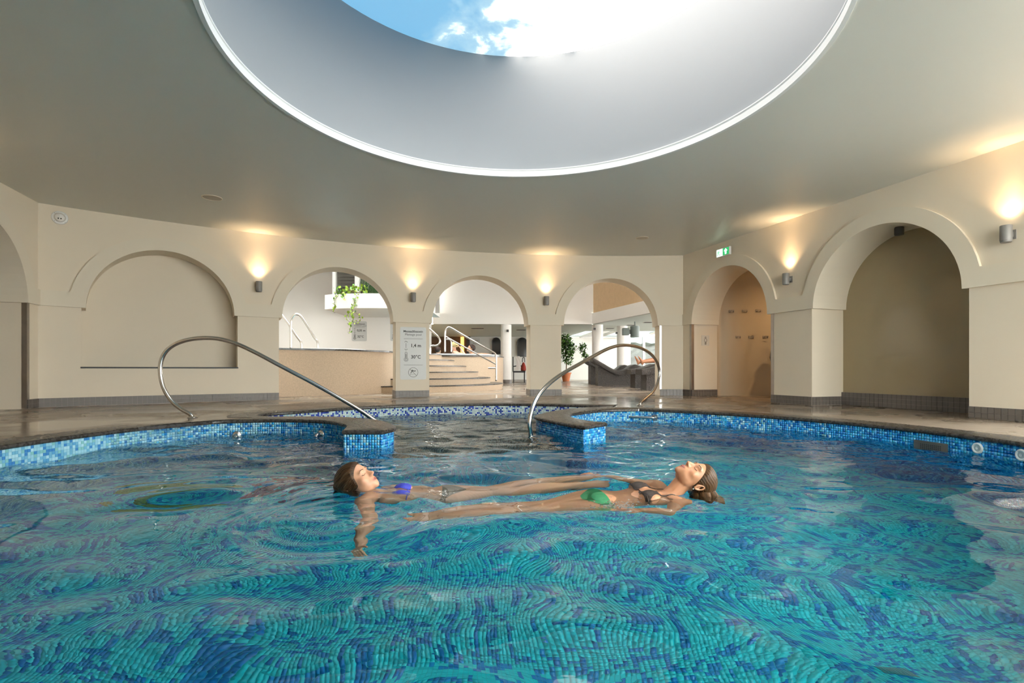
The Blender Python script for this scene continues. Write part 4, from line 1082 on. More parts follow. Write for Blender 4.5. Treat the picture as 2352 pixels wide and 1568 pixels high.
for px, py, w_, vl in ((1401, 753.5, 0.34, 'between the two white columns'), (1449, 746, 0.34, 'above the hanging speaker'), (1488, 739.5, 0.3, 'at the jamb of the lounger arch'), (1097, 753.5, 0.5, 'above the stair handrail'), (1197, 757, 0.4, 'above the black chair')):
    Y = min(F_PX * (2.06 - EYE) / (848 - py), 23.5); X = (px - 1176) / F_PX * Y; t = empty('ceiling_vent', (X, Y, 2.06))
    b = MB(); b.box((0, 0, -0.006), (w_, 0.30, 0.012)); b.build('frame', M['steel_dull'], t)
    for k in range(4):
        b = MB(); b.box((0, -0.105 + 0.07 * k, -0.014), (w_ - 0.05, 0.03, 0.008)); b.build('slat', M['black'], t)
    tag(t, 'flat dark air vent in the low ceiling ' + vl, 'vent', 'ceiling vents of the lounge')
# conservatory: glazed wall and sloping glass roof
M['dimming'] = M['clear'].copy(); M['dimming'].name = 'dimming_glass'; [n_ for n_ in M['dimming'].node_tree.nodes if n_.type == 'BSDF_TRANSPARENT'][0].inputs[0].default_value = (0.12, 0.15, 0.145, 1)  # dark tint added to the clear glass to dim the daylight coming through
WN[0] += 1; cons = tag(empty('window_%d' % WN[0]), 'conservatory glazing with white bars beyond the loungers', 'window', kind='structure')
b = MB(); b.box((8.0, 23.0, 2.0), (5.4, 0.14, 0.12)); b.box((4.2, 25.0, 2.06), (3.4, 0.14, 0.10)); b.build('window_frame', M['frame'], cons)
for X in (5.2, 5.85, 6.55, 7.3, 8.2):
    b = MB(); b.box((X, 23.0, 1.0), (0.11, 0.09, 2.02)); b.build('bar', M['frame'], cons)
for k in range(9):
    X = 2.3 + 0.95 * k; yb = 25.0 if X < 5.3 else 23.0
    b = MB(); b.tube([(X, yb, 2.05), (X + 1.6, 21.0, 2.62)], 0.06, 4); b.build('rafter', M['frame'], cons)
for k in range(8):
    X = 2.3 + 0.95 * k; yb = 25.0 if X < 5.0 else 23.0
    b = MB(); b.quad((X, yb, 2.06), (X + 0.95, yb, 2.06), (X + 2.55, 21.0, 2.63), (X + 1.6, 21.0, 2.63)); b.build('pane', M['dimming'], cons)
for X0, X1 in ((5.2, 5.85), (5.85, 6.55), (6.55, 7.3), (7.3, 8.2)):
    b = MB(); b.quad((X0, 23.0, 0.0), (X1, 23.0, 0.0), (X1, 23.0, 2.0), (X0, 23.0, 2.0)); b.build('pane', M['dimming'], cons)
b = MB(); rr = random.Random(3); rows = []
for z in np.linspace(-0.05, 1.75, 12): rows.append([Vector((5.0 + 0.25 * i, 26.0 + 0.12 * rr.random(), z + (0.12 * rr.random() if z > 1.7 else 0))) for i in range(20)])
b.grid(rows); b.grid([rows[-1], [p + Vector((0, 0.6, 0)) for p in rows[-1]]])
tag(b.build('garden_wall', mat('rock', (0.40, 0.38, 0.33, 1), 0.9, bump=0.8, bscale=6, var=0.5, vscale=5)), 'rough grey stone garden wall outside the conservatory glass', 'garden wall', kind='structure')

# ------------------------------------------------------------------ raised children pool (stone plinth)
def plinth(name, pts_, z1, lab, cat, lipm):
    pts_ = [np.array(p) for p in pts_]; c = sum(pts_) / len(pts_); t = empty(name, (c[0], c[1], 0)); n = len(pts_)
    L = [Vector((p[0] - c[0], p[1] - c[1])) for p in pts_]
    b = MB(); b.add([v3(p, -0.01) for p in L] + [v3(p, z1 - 0.03) for p in L], [(i, (i + 1) % n, n + (i + 1) % n, n + i) for i in range(n)] + [tuple(range(n, 2 * n))]); b.build('wall', M['stone'], t, smooth=True, auto=0.7)
    LO = [p * (1 + 0.02 / max(0.2, p.length)) for p in L]
    b = MB(); b.add([v3(p, z1 - 0.03) for p in LO] + [v3(p, z1) for p in LO], [(i, (i + 1) % n, n + (i + 1) % n, n + i) for i in range(n)] + [tuple(range(n, 2 * n)), tuple(range(n))]); b.build('lip', lipm, t)
    tag(t, lab, cat); return t, c
TZ = 0.87
t, c = plinth('raised_pool', cr([(-5.6, 9.25), (-4.6, 9.12), (-4.05, 9.32), (-3.33, 9.75), (-2.80, 10.35), (-2.55, 10.87), (-2.62, 11.6), (-3.3, 12.6), (-4.8, 13.3), (-6.3, 12.6), (-6.6, 10.6)], 6, closed=True), TZ, 'raised round children pool with beige stone wall and dark lip', 'raised pool', M['granite'])
rc = Vector((-3.95 - c[0], 11.2 - c[1], TZ))
b = MB(); b.lathe([(0.78, 0.0), (0.80, 0.012), (0.80, 0.035), (0.77, 0.045), (0.70, 0.045), (0.68, 0.03), (0.68, -0.001)], rc, 48); b.build('basin_rim', mat('rim_steel', (0.66, 0.65, 0.63, 1), 0.3, 0.6), t, smooth=True, auto=0.6)
b = MB(); b.lathe([(0.001, 0.02), (0.69, 0.02)], rc, 40); b.build('basin_water', mat('still_water', (0.25, 0.45, 0.5, 1), 0.05), t)
# ------------------------------------------------------------------ raised warm pool behind the stairs
t2, c2 = plinth('raised_pool', [(-1.9 + 1.63 * math.cos(2 * PI * k / 48), 15.7 + 1.63 * math.sin(2 * PI * k / 48)) for k in range(48)], TZ, 'raised round pool with bathers at the top of the stairs', 'raised pool', M['granite'])
b = MB(); b.lathe([(1.50, 0.0), (1.52, 0.03), (1.48, 0.05), (1.36, 0.05), (1.34, 0.03), (1.34, -0.001)], (0, 0, TZ), 56); b.build('basin_rim', M['pvc'], t2, smooth=True, auto=0.6)
b = MB(); b.lathe([(0.001, 0.02), (1.35, 0.02)], (0, 0, TZ), 40); b.build('basin_water', bpy.data.materials['still_water'], t2)
# curved stairs
SCN = (-2.9, 13.2); st = empty('stairs', (SCN[0], SCN[1], 0)); TRED = [2.65, 2.34, 2.03, 1.72, 1.41, 1.10]
for k, r in enumerate(TRED):
    z0, z1 = TZ / 6 * k, TZ / 6 * (k + 1); a0, a1 = math.radians(-128), math.radians(25)
    b = MB(); b.lathe([(0.3, z0), (r, z0 - 0.003 if k == 0 else z0), (r, z1 - 0.022)], n=40, a0=a0, a1=a1)
    s_ = b.build('step', M['stone'], st, smooth=True, auto=0.6)
    b = MB(); b.lathe([(r, z1 - 0.022), (r + 0.014, z1 - 0.022), (r + 0.014, z1 - 0.002), (r + 0.008, z1), (max(0.3, r - 0.36), z1)], n=40, a0=a0, a1=a1); b.build('tread', M['granite'] if k < 5 else M['granite'], s_, smooth=True, auto=0.6)
tag(st, 'curved beige stone stairs with dark treads behind the signed pillar', 'stairs')
# rails in the atrium
def atr_rail(name, lines, r, Y, lab, group=None):
    first = at(lines[0][0][0], lines[0][0][1], Y); t = empty(name, first)
    for li, L in enumerate(lines):
        P = [at(px, py, Y + (dy_[0] if dy_ else 0)) - first for px, py, *dy_ in L]
        b = MB(); b.tube(cr([tuple(p) for p in P], 5), r if li == 0 else r * 0.8, 12); b.build('tube', M['steel'], t, smooth=True)
    tag(t, lab, 'handrail', group)
atr_rail('stair_handrail', [[(1022, 809), (1022, 790), (1022, 768), (1024, 757), (1030, 751.5), (1038, 754), (1060, 767), (1100, 790), (1132, 808), (1138, 813), (1139.5, 820), (1139.5, 850), (1139.5, 875)],
                            [(1023, 772), (1040, 782), (1080, 804), (1120, 826), (1139, 836)], [(1025, 779), (1032, 779.5), (1036, 784), (1036.5, 795), (1036.5, 809)], [(1121, 845), (1130, 845), (1139, 845)]], 0.024, 13.6, 'double steel handrail running down the right end of the stairs'.replace('right end', 'far end'))
atr_rail('stair_handrail', [[(982, 752), (990, 758), (1000, 767), (1007, 774), (1010.5, 782), (1008, 790), (1001, 794), (993, 794), (988, 798), (987, 815)]], 0.024, 12.4, 'curled steel handrail showing beside the signed pillar above the stairs')
atr_rail('pool_ladder_rail', [[(668, 800), (668, 780), (668, 750), (669, 735), (674, 725), (681, 721.5), (689, 724), (697, 734), (712, 758), (724, 778), (729, 786), (730, 808)]], 0.024, 10.9, 'steel hoop rail rising from the raised children pool', 'hoop rails of the children pool')
atr_rail('pool_ladder_rail', [[(640, 712), (652, 729), (665, 747), (680, 770), (690, 783), (692, 790), (692, 812)]], 0.024, 11.6, 'second steel hoop rail, partly behind the pier, on the children pool', 'hoop rails of the children pool')

# signs on the atrium wall
def small_sign(px0, px1, py0, py1, lines, lab):
    k = ((px0 + px1) / 2 - 1176) / F_PX; a, e = np.array((-9.2, 15.75)), np.array((-2.72, 17.5)); d = e - a
    tt = (k * a[1] - a[0]) / (d[0] - k * d[1]); P = a + d * tt; Y = P[1]
    s_ = Y / F_PX; W_, H_ = (px1 - px0) * s_, (py1 - py0) * s_
    t = empty('pool_sign', (P[0], P[1], EYE + (HORIZON - (py0 + py1) / 2) * s_), math.atan2(d[1], d[0]))
    b = MB(); rounded(b, W_, H_, 0.006, 0.04); b.build('board', M['sign'], t)
    text_mesh('lettering', lines[0], 0.062, M['ink'], t, (0.03, -0.007, H_ * 0.36), bold=True); text_mesh('lettering', lines[1], 0.062, M['ink'], t, (0.03, -0.007, H_ * 0.27))
    stroke('rule', [(-0.14, H_ * 0.19), (0.18, H_ * 0.19)], 0.006, t)
    text_mesh('lettering', lines[2], 0.095, M['ink'], t, (0.06, -0.007, H_ * 0.03), bold=True); text_mesh('lettering', lines[3], 0.095, M['ink'], t, (0.04, -0.007, -H_ * 0.28), bold=True)
    depth_arrow(t, -W_ * 0.3, H_ * 0.03, 0.15, 0.008); thermometer(t, -W_ * 0.3, -H_ * 0.28, 0.18, 0.010)
    tag(t, lab, 'sign')
small_sign(808.5, 842, 737.5, 783, ['Lastebassein', "Children's pool", '0,35 m', '32°C'], 'small white sign with 0,35 m and 32°C on the atrium wall')
small_sign(897, 930, 738, 783, ['', '', '', ''], 'white sign on the atrium wall half hidden by the signed pillar')
q = at(1090, 785, 24.6); t = empty('notice_board', q); b = MB(); rounded(b, 0.5, 0.34, 0.01, 0.03); b.build('board', M['sign'], t)
for z in (0.06, -0.02, -0.08): stroke('text_line', [(-0.08, z), (0.17, z)], 0.018, t, y=-0.011)
tag(t, 'pale notice with dark lines on the far wall next to the bar', 'sign')

# ------------------------------------------------------------------ balcony planter, window and plants
bal = empty('balcony_planter', (-4.0, 14.6, 0))
b = MB(); top = []
for i in range(15):
    u = i / 14; X = -1.22 + 2.9 * u; yf = -0.15 - 0.32 * math.sin(PI * min(1, u * 1.1)) ** 0.6; top.append((X, yf))
back = [(X, 0.75) for X, _ in top]
for (zz0, zz1) in ((2.16, 2.56),):
    f0 = [Vector((x, y, zz0)) for x, y in top]; f1 = [Vector((x, y, zz1)) for x, y in top]; b0 = [Vector((x, y, zz0)) for x, y in back]; b1 = [Vector((x, y, zz1)) for x, y in back]; i1_ = [Vector((x, y + 0.06, zz1)) for x, y in top]; s1_ = [Vector((x, y + 0.06, zz1 - 0.08)) for x, y in top]; bs = [Vector((x, y, zz1 - 0.08)) for x, y in back]
    b.grid([b0, f0, f1, i1_, s1_, bs]); b.add([b0[0], f0[0], f1[0], b1[0]], [(0, 1, 2, 3)]); b.add([b0[-1], f0[-1], f1[-1], b1[-1]], [(0, 1, 2, 3)])
b.build('trough', M['white'], bal, smooth=True, auto=0.5)
b = MB(); b.grid([[Vector((x, y + 0.06, 2.52)) for x, y in top], [Vector((x, 0.75, 2.52)) for x, y in top]]); b.build('soil', mat('soil', (0.05, 0.035, 0.02, 1), 0.95, bump=0.5, bscale=60), bal)
b = MB(); b.box((0.23, 1.42, 2.36), (2.9, 1.34, 0.40)); b.build('bracket', M['white'], bal)
tag(bal, 'white balcony trough with green trailing plants', 'planter')
WN[0] += 1; w_ = tag(empty('window_%d' % WN[0], (-4.0, 15.4, 0)), 'window with grey louvres above the plant trough', 'window', kind='structure')
for x0, x1 in ((-1.30, -1.20), (-0.64, -0.50), (0.55, 0.66), (1.6, 1.7)): b = MB(); b.box(((x0 + x1) / 2, -0.06, 3.4), (x1 - x0, 0.12, 1.9)); b.build('post', M['frame'], w_)
M['louvre'] = mat('louvre', (0.42, 0.39, 0.35, 1), 0.6)
for k in range(17):
    z = 2.58 + 0.1 * k
    for x0, x1 in ((-1.2, -0.64), (-0.5, 0.55), (0.66, 1.6)):
        b = MB(); b.box(((x0 + x1) / 2, 0.06, z), (x1 - x0, 0.09, 0.012), M=Matrix.Rotation(math.radians(58), 4, 'X')); b.build('slat', M['louvre'], w_)
for x0, x1 in ((-1.2, -0.64), (-0.5, 0.55), (0.66, 1.6)): b = MB(); b.quad((x0, 0.0, 2.5), (x1, 0.0, 2.5), (x1, 0.0, 4.3), (x0, 0.0, 4.3)); b.build('pane', M['clear'], w_)
b = MB(); b.box((0.2, 0.3, 3.3), (3.2, 0.05, 2.2)); b.build('reveal', mat('reveal_grey', (0.30, 0.28, 0.26, 1), 0.8), w_)

def leaf_mesh(name, L, W, m):
    b = MB(); rows = []
    for i in range(5):
        u = i / 4; w = W * math.sin(PI * min(0.98, u * 0.86 + 0.1)) ** 0.8; rows.append([(-w, u * L, 0.10 * L * u * u + 0.12 * w), (0, u * L, -0.02 * L), (w, u * L, 0.10 * L * u * u + 0.12 * w)])
    b.grid([[Vector(p) for p in r] for r in rows]); me = bpy.data.meshes.new(name); me.from_pydata([tuple(p) for p in b.v], [], b.f); me.materials.append(m)
    me.polygons.foreach_set('use_smooth', np.ones(len(me.polygons), dtype=bool)); return me
M['leaf_y'] = mat('leaf_lime', (0.28, 0.42, 0.035, 1), 0.45); M['leaf_g'] = mat('leaf_green', (0.10, 0.24, 0.03, 1), 0.45); M['leaf_d'] = mat('leaf_dark', (0.035, 0.09, 0.02, 1), 0.5); M['stem'] = mat('stem', (0.16, 0.14, 0.04, 1), 0.7)
LEAF = {k: [leaf_mesh('leaf', s_, s_ * 0.42, M[k]) for s_ in (0.045, 0.065, 0.085)] for k in ('leaf_y', 'leaf_g', 'leaf_d')}
lr = random.Random(5)
def put_leaf(p, parent, kinds, size=None):
    k = lr.choice(kinds); o = bpy.data.objects.new('leaf', LEAF[k][size if size is not None else lr.randrange(3)]); COL.objects.link(o); o.parent = parent; o.location = p
    o.rotation_euler = (lr.uniform(0.5, 2.0), lr.uniform(-0.6, 0.6), lr.uniform(-PI, PI)); return o
def vine(pix, Y, n, label, kinds=('leaf_y', 'leaf_y', 'leaf_g')):
    base = at(*pix[0], Y); t = empty('trailing_vine', base); P = [at(px, py, Y) - base for px, py in pix]
    C = cr([tuple(p) for p in P], 8); b = MB(); b.tube(C, 0.006, 5); b.build('stem', M['stem'], t)
    for i in range(n):
        p = Vector(C[int(i / n * len(C))]) + Vector((lr.uniform(-0.05, 0.05), lr.uniform(-0.05, 0.02), lr.uniform(-0.03, 0.03))); put_leaf(p, t, kinds)
    tag(t, label, 'vine', 'vines hanging from the balcony trough')
vine([(778, 678), (772, 684), (768, 695), (769, 708), (764, 716)], 14.24, 16, 'short lime vine at the near end of the balcony trough')
vine([(820, 676), (815, 690), (811, 705), (809, 720), (812, 732), (806, 745), (804, 757), (801, 766)], 14.1, 34, 'longest lime vine hanging in front of the 0,35 m sign')
vine([(818, 700), (808, 712), (798, 722), (796, 732), (805, 740)], 14.12, 10, 'thin side loop of vine beside the longest one')
vine([(813, 716), (822, 722), (828, 732), (822, 741), (812, 742)], 14.08, 12, 'curled vine tip crossing the top of the 0,35 m sign')
vine([(790, 677), (791, 684), (793, 690)], 14.1, 7, 'very short lime vine between the two long ones')
def bush(name, px, py, Y, rx, rz, n, kinds, label, spiky=False):
    c = at(px, py, Y); t = empty(name, (c.x, c.y, 2.52)); b = MB()
    for k in range(7): b.tube(cr([(0, 0, -0.02), (lr.uniform(-0.3, 0.3) * rx, lr.uniform(-0.1, 0.1), rz * 0.4), (lr.uniform(-0.8, 0.8) * rx, lr.uniform(-0.2, 0.2), rz * 0.8)], 3), 0.006, 5)
    b.build('stem', M['stem'], t)
    for i in range(n):
        a = lr.uniform(0, 2 * PI); r = math.sqrt(lr.random()); p = Vector((rx * r * math.cos(a), lr.uniform(-0.18, 0.15), c.z - 2.52 + rz * r * math.sin(a))); put_leaf(p, t, kinds)
    tag(t, label, 'plant')
bush('trough_plant', 784, 672, 14.35, 0.22, 0.13, 40, ('leaf_y', 'leaf_g', 'leaf_d'), 'small bushy lime plant at the near end of the trough')
bush('trough_plant', 822, 668, 14.3, 0.30, 0.15, 70, ('leaf_y', 'leaf_y', 'leaf_g'), 'bright lime bushy plant in the middle of the trough')
c = at(850, 680, 14.4); t = empty('spider_grass', (c.x, c.y, 2.52)); b = MB()
for k in range(170):
    a = lr.uniform(0, 2 * PI); L = lr.uniform(0.25, 0.62); sx, sy = math.cos(a) * L * 0.55, math.sin(a) * L * 0.3; x0 = lr.uniform(-0.18, 0.3)
    P = cr([(x0, 0, 0), (x0 + sx * 0.5, sy * 0.5, L * 0.9), (x0 + sx, sy, L * 0.65 - lr.random() * 0.3)], 4); b.tube(P, [0.006 * (1 - 0.8 * i / (len(P) - 1)) for i in range(len(P))], 3)
b.build('foliage', M['leaf_d'], t)['kind'] = 'stuff'; tag(t, 'dark grassy plant with drooping blades beside the louvred window', 'plant')

# ------------------------------------------------------------------ potted tree
Y = 21.5; X = (1300 - 1176) / F_PX * Y; t = empty('potted_tree', (X, Y, 0))
b = MB(); b.lathe([(0.001, 0.0), (0.14, 0.0), (0.20, 0.30), (0.225, 0.30), (0.225, 0.36), (0.19, 0.36), (0.18, 0.31), (0.001, 0.31)], n=28); b.build('pot', mat('terracotta', (0.50, 0.16, 0.06, 1), 0.7), t, smooth=True, auto=0.6)
b = MB(); b.lathe([(0.001, 0.315), (0.18, 0.315)], n=20); b.build('soil', bpy.data.materials['soil'], t)
b = MB(); b.tube(cr([(0, 0, 0.3), (0.02, 0, 0.8), (-0.03, 0, 1.3), (0.05, 0, 1.8)], 5), [0.025 - 0.001 * i for i in range(16)], 8); b.tube(cr([(0.0, 0, 0.9), (0.3, -0.1, 1.2), (0.62, -0.1, 1.5)], 5), 0.01, 6); b.build('trunk', mat('bark', (0.17, 0.11, 0.06, 1), 0.9), t)
b = MB()
lm = [LEAF['leaf_g'][2], LEAF['leaf_d'][2]]
cl = [((0.0, 0, 1.66), 0.28, 0.32, 260), ((0.1, 0, 1.35), 0.33, 0.32, 260), ((0.05, 0, 0.95), 0.28, 0.28, 200), ((-0.15, 0, 1.5), 0.3, 0.5, 160), ((0.68, -0.1, 1.35), 0.17, 0.22, 110), ((0.78, -0.1, 1.05), 0.15, 0.10, 60)]
for ki, m in enumerate(('leaf_g', 'leaf_d')):
    b = MB(); src = LEAF[m][2]; vs = [v.co.copy() for v in src.vertices]; fs = [tuple(p.vertices) for p in src.polygons]
    for (cc, rx, rz, n) in cl:
        for i in range(n // 2):
            a, u = lr.uniform(0, 2 * PI), lr.uniform(-1, 1); r = lr.random() ** 0.4; q = math.sqrt(1 - u * u)
            p = Vector(cc) + Vector((rx * r * q * math.cos(a), rx * r * q * math.sin(a), rz * r * u)); Mx = Matrix.Translation(p) @ Matrix.Rotation(lr.uniform(0, 2 * PI), 4, 'Z') @ Matrix.Rotation(lr.uniform(-1.2, 1.2), 4, 'X')
            b.add([Mx @ v for v in vs], fs)
    b.build('foliage', M[m], t, smooth=True)['kind'] = 'stuff'
tag(t, 'leafy green tree in a terracotta pot by the far wall', 'potted tree')

# ------------------------------------------------------------------ stone loungers
M['pebble'] = bpy.data.materials.new('pebble_mosaic'); M['pebble'].use_nodes = True; nt = M['pebble'].node_tree; p = nt.nodes['Principled BSDF']; tc = nt.nodes.new('ShaderNodeTexCoord')
vo = nt.nodes.new('ShaderNodeTexVoronoi'); vo.inputs['Scale'].default_value = 70; rp = nt.nodes.new('ShaderNodeValToRGB'); bp = nt.nodes.new('ShaderNodeBump'); bp.inputs['Strength'].default_value = 0.9; bp.inputs['Distance'].default_value = 0.02; bp.invert = True
rp.color_ramp.elements[0].color = (0.010, 0.009, 0.008, 1); rp.color_ramp.elements[1].color = (0.075, 0.06, 0.048, 1); p.inputs['Roughness'].default_value = 0.35
for a, c_ in ((tc.outputs['Object'], vo.inputs['Vector']), (vo.outputs['Color'], rp.inputs[0]), (rp.outputs[0], p.inputs['Base Color']), (vo.outputs['Distance'], bp.inputs['Height']), (bp.outputs[0], p.inputs['Normal'])): nt.links.new(a, c_)
PROF_L = [(-0.12, 0.82), (0.0, 0.74), (0.18, 0.64), (0.38, 0.52), (0.55, 0.44), (0.72, 0.42), (0.88, 0.46), (1.02, 0.56), (1.14, 0.60), (1.28, 0.56), (1.45, 0.50), (1.62, 0.47), (1.78, 0.46)]
def lounger(x, y, flip, lab, mirror_w=0.62):
    t = empty('stone_lounger', (x, y, 0)); sg = -1 if flip else 1; off = 1.85 if flip else 0.0
    P = cr(PROF_L, 4); b = MB(); rows = []
    f = lambda u: off + sg * u
    nz = len(P); th = 0.075
    # soft rounded seat shell
    for j, (yy, dz) in enumerate(((-mirror_w / 2, -0.10), (-mirror_w / 2 - 0.02, -0.05), (-mirror_w / 2 + 0.0, 0.01), (-mirror_w / 2 + 0.06, 0.035), (-0.12, 0.03), (0.12, 0.03), (mirror_w / 2 - 0.06, 0.035), (mirror_w / 2, 0.01), (mirror_w / 2 + 0.02, -0.05), (mirror_w / 2, -0.10))):
        rows.append([Vector((f(u), yy, z + dz)) for u, z in P])
    b.grid(rows); 
    for e_ in (0, -1): b.add([r[e_] for r in rows], [tuple(range(len(rows)))])
    b.grid([rows[0], rows[-1]])
    b.build('seat_shell', M['pebble'], t, smooth=True, auto=0.9)
    b = MB(); Q = [(u, z - 0.09) for u, z in P if 0.02 <= u <= 1.70]
    fr_ = [Vector((f(u), -mirror_w / 2 + 0.04, z)) for u, z in Q]; bk = [Vector((f(u), mirror_w / 2 - 0.04, z)) for u, z in Q]; fr0 = [Vector((v.x, v.y, -0.01)) for v in fr_]; bk0 = [Vector((v.x, v.y, -0.01)) for v in bk]
    b.grid([fr0, fr_]); b.grid([bk0, bk]); b.grid([fr_, bk]); b.add([fr0[0], fr_[0], bk[0], bk0[0]], [(0, 1, 2, 3)]); b.add([fr0[-1], fr_[-1], bk[-1], bk0[-1]], [(0, 1, 2, 3)])
    b.build('base', M['pebble'], t, smooth=True, auto=0.5)
    tag(t, lab, 'lounger', 'dark pebble-clad stone loungers')
lounger(2.50, 17.0, False, 'farthest dark stone lounger, only its head rest and end showing')
lounger(2.50, 15.55, False, 'dark stone lounger shown whole with its head rest towards the potted tree')
lounger(3.02, 13.75, True, 'dark stone lounger with its rounded foot end just behind the occupied one')
lounger(2.95, 12.35, True, 'nearest dark stone lounger, the one with bare feet on it')

# ------------------------------------------------------------------ black chair with towel and red bag
cp = at(1200, 880, 18.9); t = empty('black_chair', (0.26, 19.2, 0)); t.rotation_euler = (0, 0, 0.0)
b = MB(); b.box((0.0, 0, 0.40), (0.46, 0.46, 0.06), bev=0.015); b.build('seat', M['black'], t)
b = MB(); b.box((-0.22, 0, 0.68), (0.04, 0.46, 0.55), bev=0.012); b.build('backrest', M['black'], t)
for sx in (-0.2, 0.2):
    for sy in (-0.2, 0.2): b = MB(); b.tube([(sx, sy, 0), (sx, sy, 0.4)], 0.016, 8); b.build('leg', M['black'], t)
for sy in (-0.22, 0.22): b = MB(); b.tube(cr([(-0.2, sy, 0.60), (0.05, sy, 0.62), (0.2, sy, 0.56), (0.21, sy, 0.4)], 5), 0.018, 8); b.build('armrest', M['black'], t, smooth=True)
tag(t, 'black armchair standing against the far wall', 'chair')
b = MB(); rows = []
for i in range(9):
    u = i / 8; rows.append([Vector((0.11 + 0.06 * math.sin(3 * u) + 0.16 * j / 6, 18.90 - 0.012 * math.sin(j * 1.7 + i), 0.47 + 0.5 * u)) for j in range(7)])
b.grid(rows); b.grid([[p + Vector((0, 0.02, 0)) for p in r] for r in rows]); tag(b.build('towel', mat('white_towel', (0.70, 0.66, 0.62, 1), 0.95, bump=0.4, bscale=80), smooth=True), 'white towel hung over the black chair', 'towel')
t = empty('beach_bag', (0.42, 19.02, 0.43)); b = MB(); b.lathe([(0.001, 0.002), (0.085, 0.004), (0.10, 0.06), (0.09, 0.16), (0.055, 0.26), (0.03, 0.31), (0.001, 0.32)], n=20); b.build('pouch', mat('red_cloth', (0.32, 0.035, 0.02, 1), 0.8, bump=0.3, bscale=30), t, smooth=True)
b = MB(); b.tube(cr([(-0.04, 0, 0.32), (-0.03, 0, 0.46), (0.02, 0, 0.50), (0.04, 0, 0.42), (0.05, 0, 0.32)], 5), 0.014, 8); b.build('strap', M['black'], t, smooth=True)
tag(t, 'red bag with a dark strap on the black chair', 'bag')
# ================================================================== PEOPLE
from mathutils.bvhtree import BVHTree
def s_ell(P, c, r):
    q = (P - np.array(c)) / np.array(r); k0 = np.linalg.norm(q, axis=-1) + 1e-9; k1 = np.linalg.norm(q / np.array(r), axis=-1) + 1e-9
    return k0 * (k0 - 1) / k1
def s_cap(P, a, b_, ra, rb):
    a, b_ = np.array(a), np.array(b_); d = b_ - a; t = np.clip(((P - a) @ d) / (d @ d), 0, 1)
    return np.linalg.norm(P - a - t[..., None] * d, axis=-1) - (ra + (rb - ra) * t)
def smin(a, b_, k): h = np.clip(0.5 + 0.5 * (b_ - a) / k, 0, 1); return b_ * (1 - h) + a * h - k * h * (1 - h)
def smax(a, b_, k): return -smin(-a, -b_, k)
def head_sdf(P):
    P = P.copy(); P[..., 0] = np.abs(P[..., 0])
    d = s_ell(P, (0, -0.014, 0.030), (0.073, 0.094, 0.077))
    d = smin(d, s_ell(P, (0, 0.026, -0.028), (0.057, 0.056, 0.074)), 0.03)
    d = smin(d, s_ell(P, (0.018, 0.022, -0.072), (0.040, 0.050, 0.034)), 0.03)
    d = smin(d, s_ell(P, (0, 0.070, -0.100), (0.020, 0.016, 0.015)), 0.022)
    d = smin(d, s_ell(P, (0.043, 0.050, -0.030), (0.022, 0.020, 0.018)), 0.022)
    d = smin(d, s_ell(P, (0.026, 0.070, 0.014), (0.024, 0.011, 0.008)), 0.016)
    d = smax(d, -s_ell(P, (0.031, 0.091, -0.006), (0.017, 0.019, 0.011)), 0.014)
    d = smin(d, s_ell(P, (0.031, 0.0655, -0.008), (0.0150, 0.0125, 0.0105)), 0.004)
    d = smin(d, s_ell(P, (0, 0.072, -0.070), (0.029, 0.016, 0.024)), 0.016)
    d = smin(d, s_cap(P, (0, 0.076, 0.008), (0, 0.104, -0.036), 0.0065, 0.0098), 0.009)
    d = smin(d, s_ell(P, (0.0105, 0.090, -0.040), (0.0085, 0.011, 0.0078)), 0.006)
    d = smax(d, -s_ell(P, (0.0065, 0.0985, -0.0480), (0.0034, 0.006, 0.0042)), 0.003)
    d = smin(d, s_ell(P, (0.005, 0.0850, -0.0635), (0.019, 0.0085, 0.0050)), 0.004)
    d = smin(d, s_ell(P, (0, 0.0845, -0.0745), (0.0185, 0.0088, 0.0058)), 0.004)
    d = smax(d, -s_ell(P, (0, 0.0960, -0.0688), (0.024, 0.0060, 0.0013)), 0.0025)
    return d
def ray_head(D, off=0.0):
    """outermost crossing of the head surface along unit directions D"""
    r = np.full(len(D), 0.17)
    for _ in range(90):
        v = head_sdf(D * r[:, None]) - off; r = np.maximum(r - np.maximum(v, 0) * 0.6, 0.01)
    return r
def sphere_dirs(nu, nv):
    V = [(0, 0, 1)]
    for i in range(1, nv):
        t = PI * i / nv
        for k in range(nu): w = 2 * PI * k / nu; V.append((math.sin(t) * math.sin(w), math.sin(t) * math.cos(w), math.cos(t)))
    V.append((0, 0, -1)); F = []
    for k in range(nu): F.append((0, 1 + k, 1 + (k + 1) % nu))
    for i in range(nv - 2):
        for k in range(nu): a, c = 1 + i * nu + k, 1 + i * nu + (k + 1) % nu; F.append((a, a + nu, c + nu, c))
    L = len(V) - 1; o = 1 + (nv - 2) * nu
    for k in range(nu): F.append((o + k, L, o + (k + 1) % nu))
    return np.array(V), F
HD_DIR, HD_F = sphere_dirs(150, 110)
HD_R = ray_head(HD_DIR)
def frame(fwd, up):
    f = Vector(fwd).normalized(); u = Vector(up); u = (u - f * u.dot(f)).normalized(); r = f.cross(u)
    return Matrix((r, f, u)).transposed()      # columns: x right, y forward, z up
def loft(b, secs, n=20):
    """closed skin through sections (centre, side vector, other vector)"""
    V = []; F = []
    for c, u, w in secs:
        for k in range(n): a = 2 * PI * k / n; V.append(Vector(c) + Vector(u) * math.cos(a) + Vector(w) * math.sin(a))
    for i in range(len(secs) - 1):
        for k in range(n): l = (k + 1) % n; F.append((i * n + k, i * n + l, (i + 1) * n + l, (i + 1) * n + k))
    F.append(tuple(reversed(range(n)))); F.append(tuple((len(secs) - 1) * n + k for k in range(n)))
    b.add(V, F)
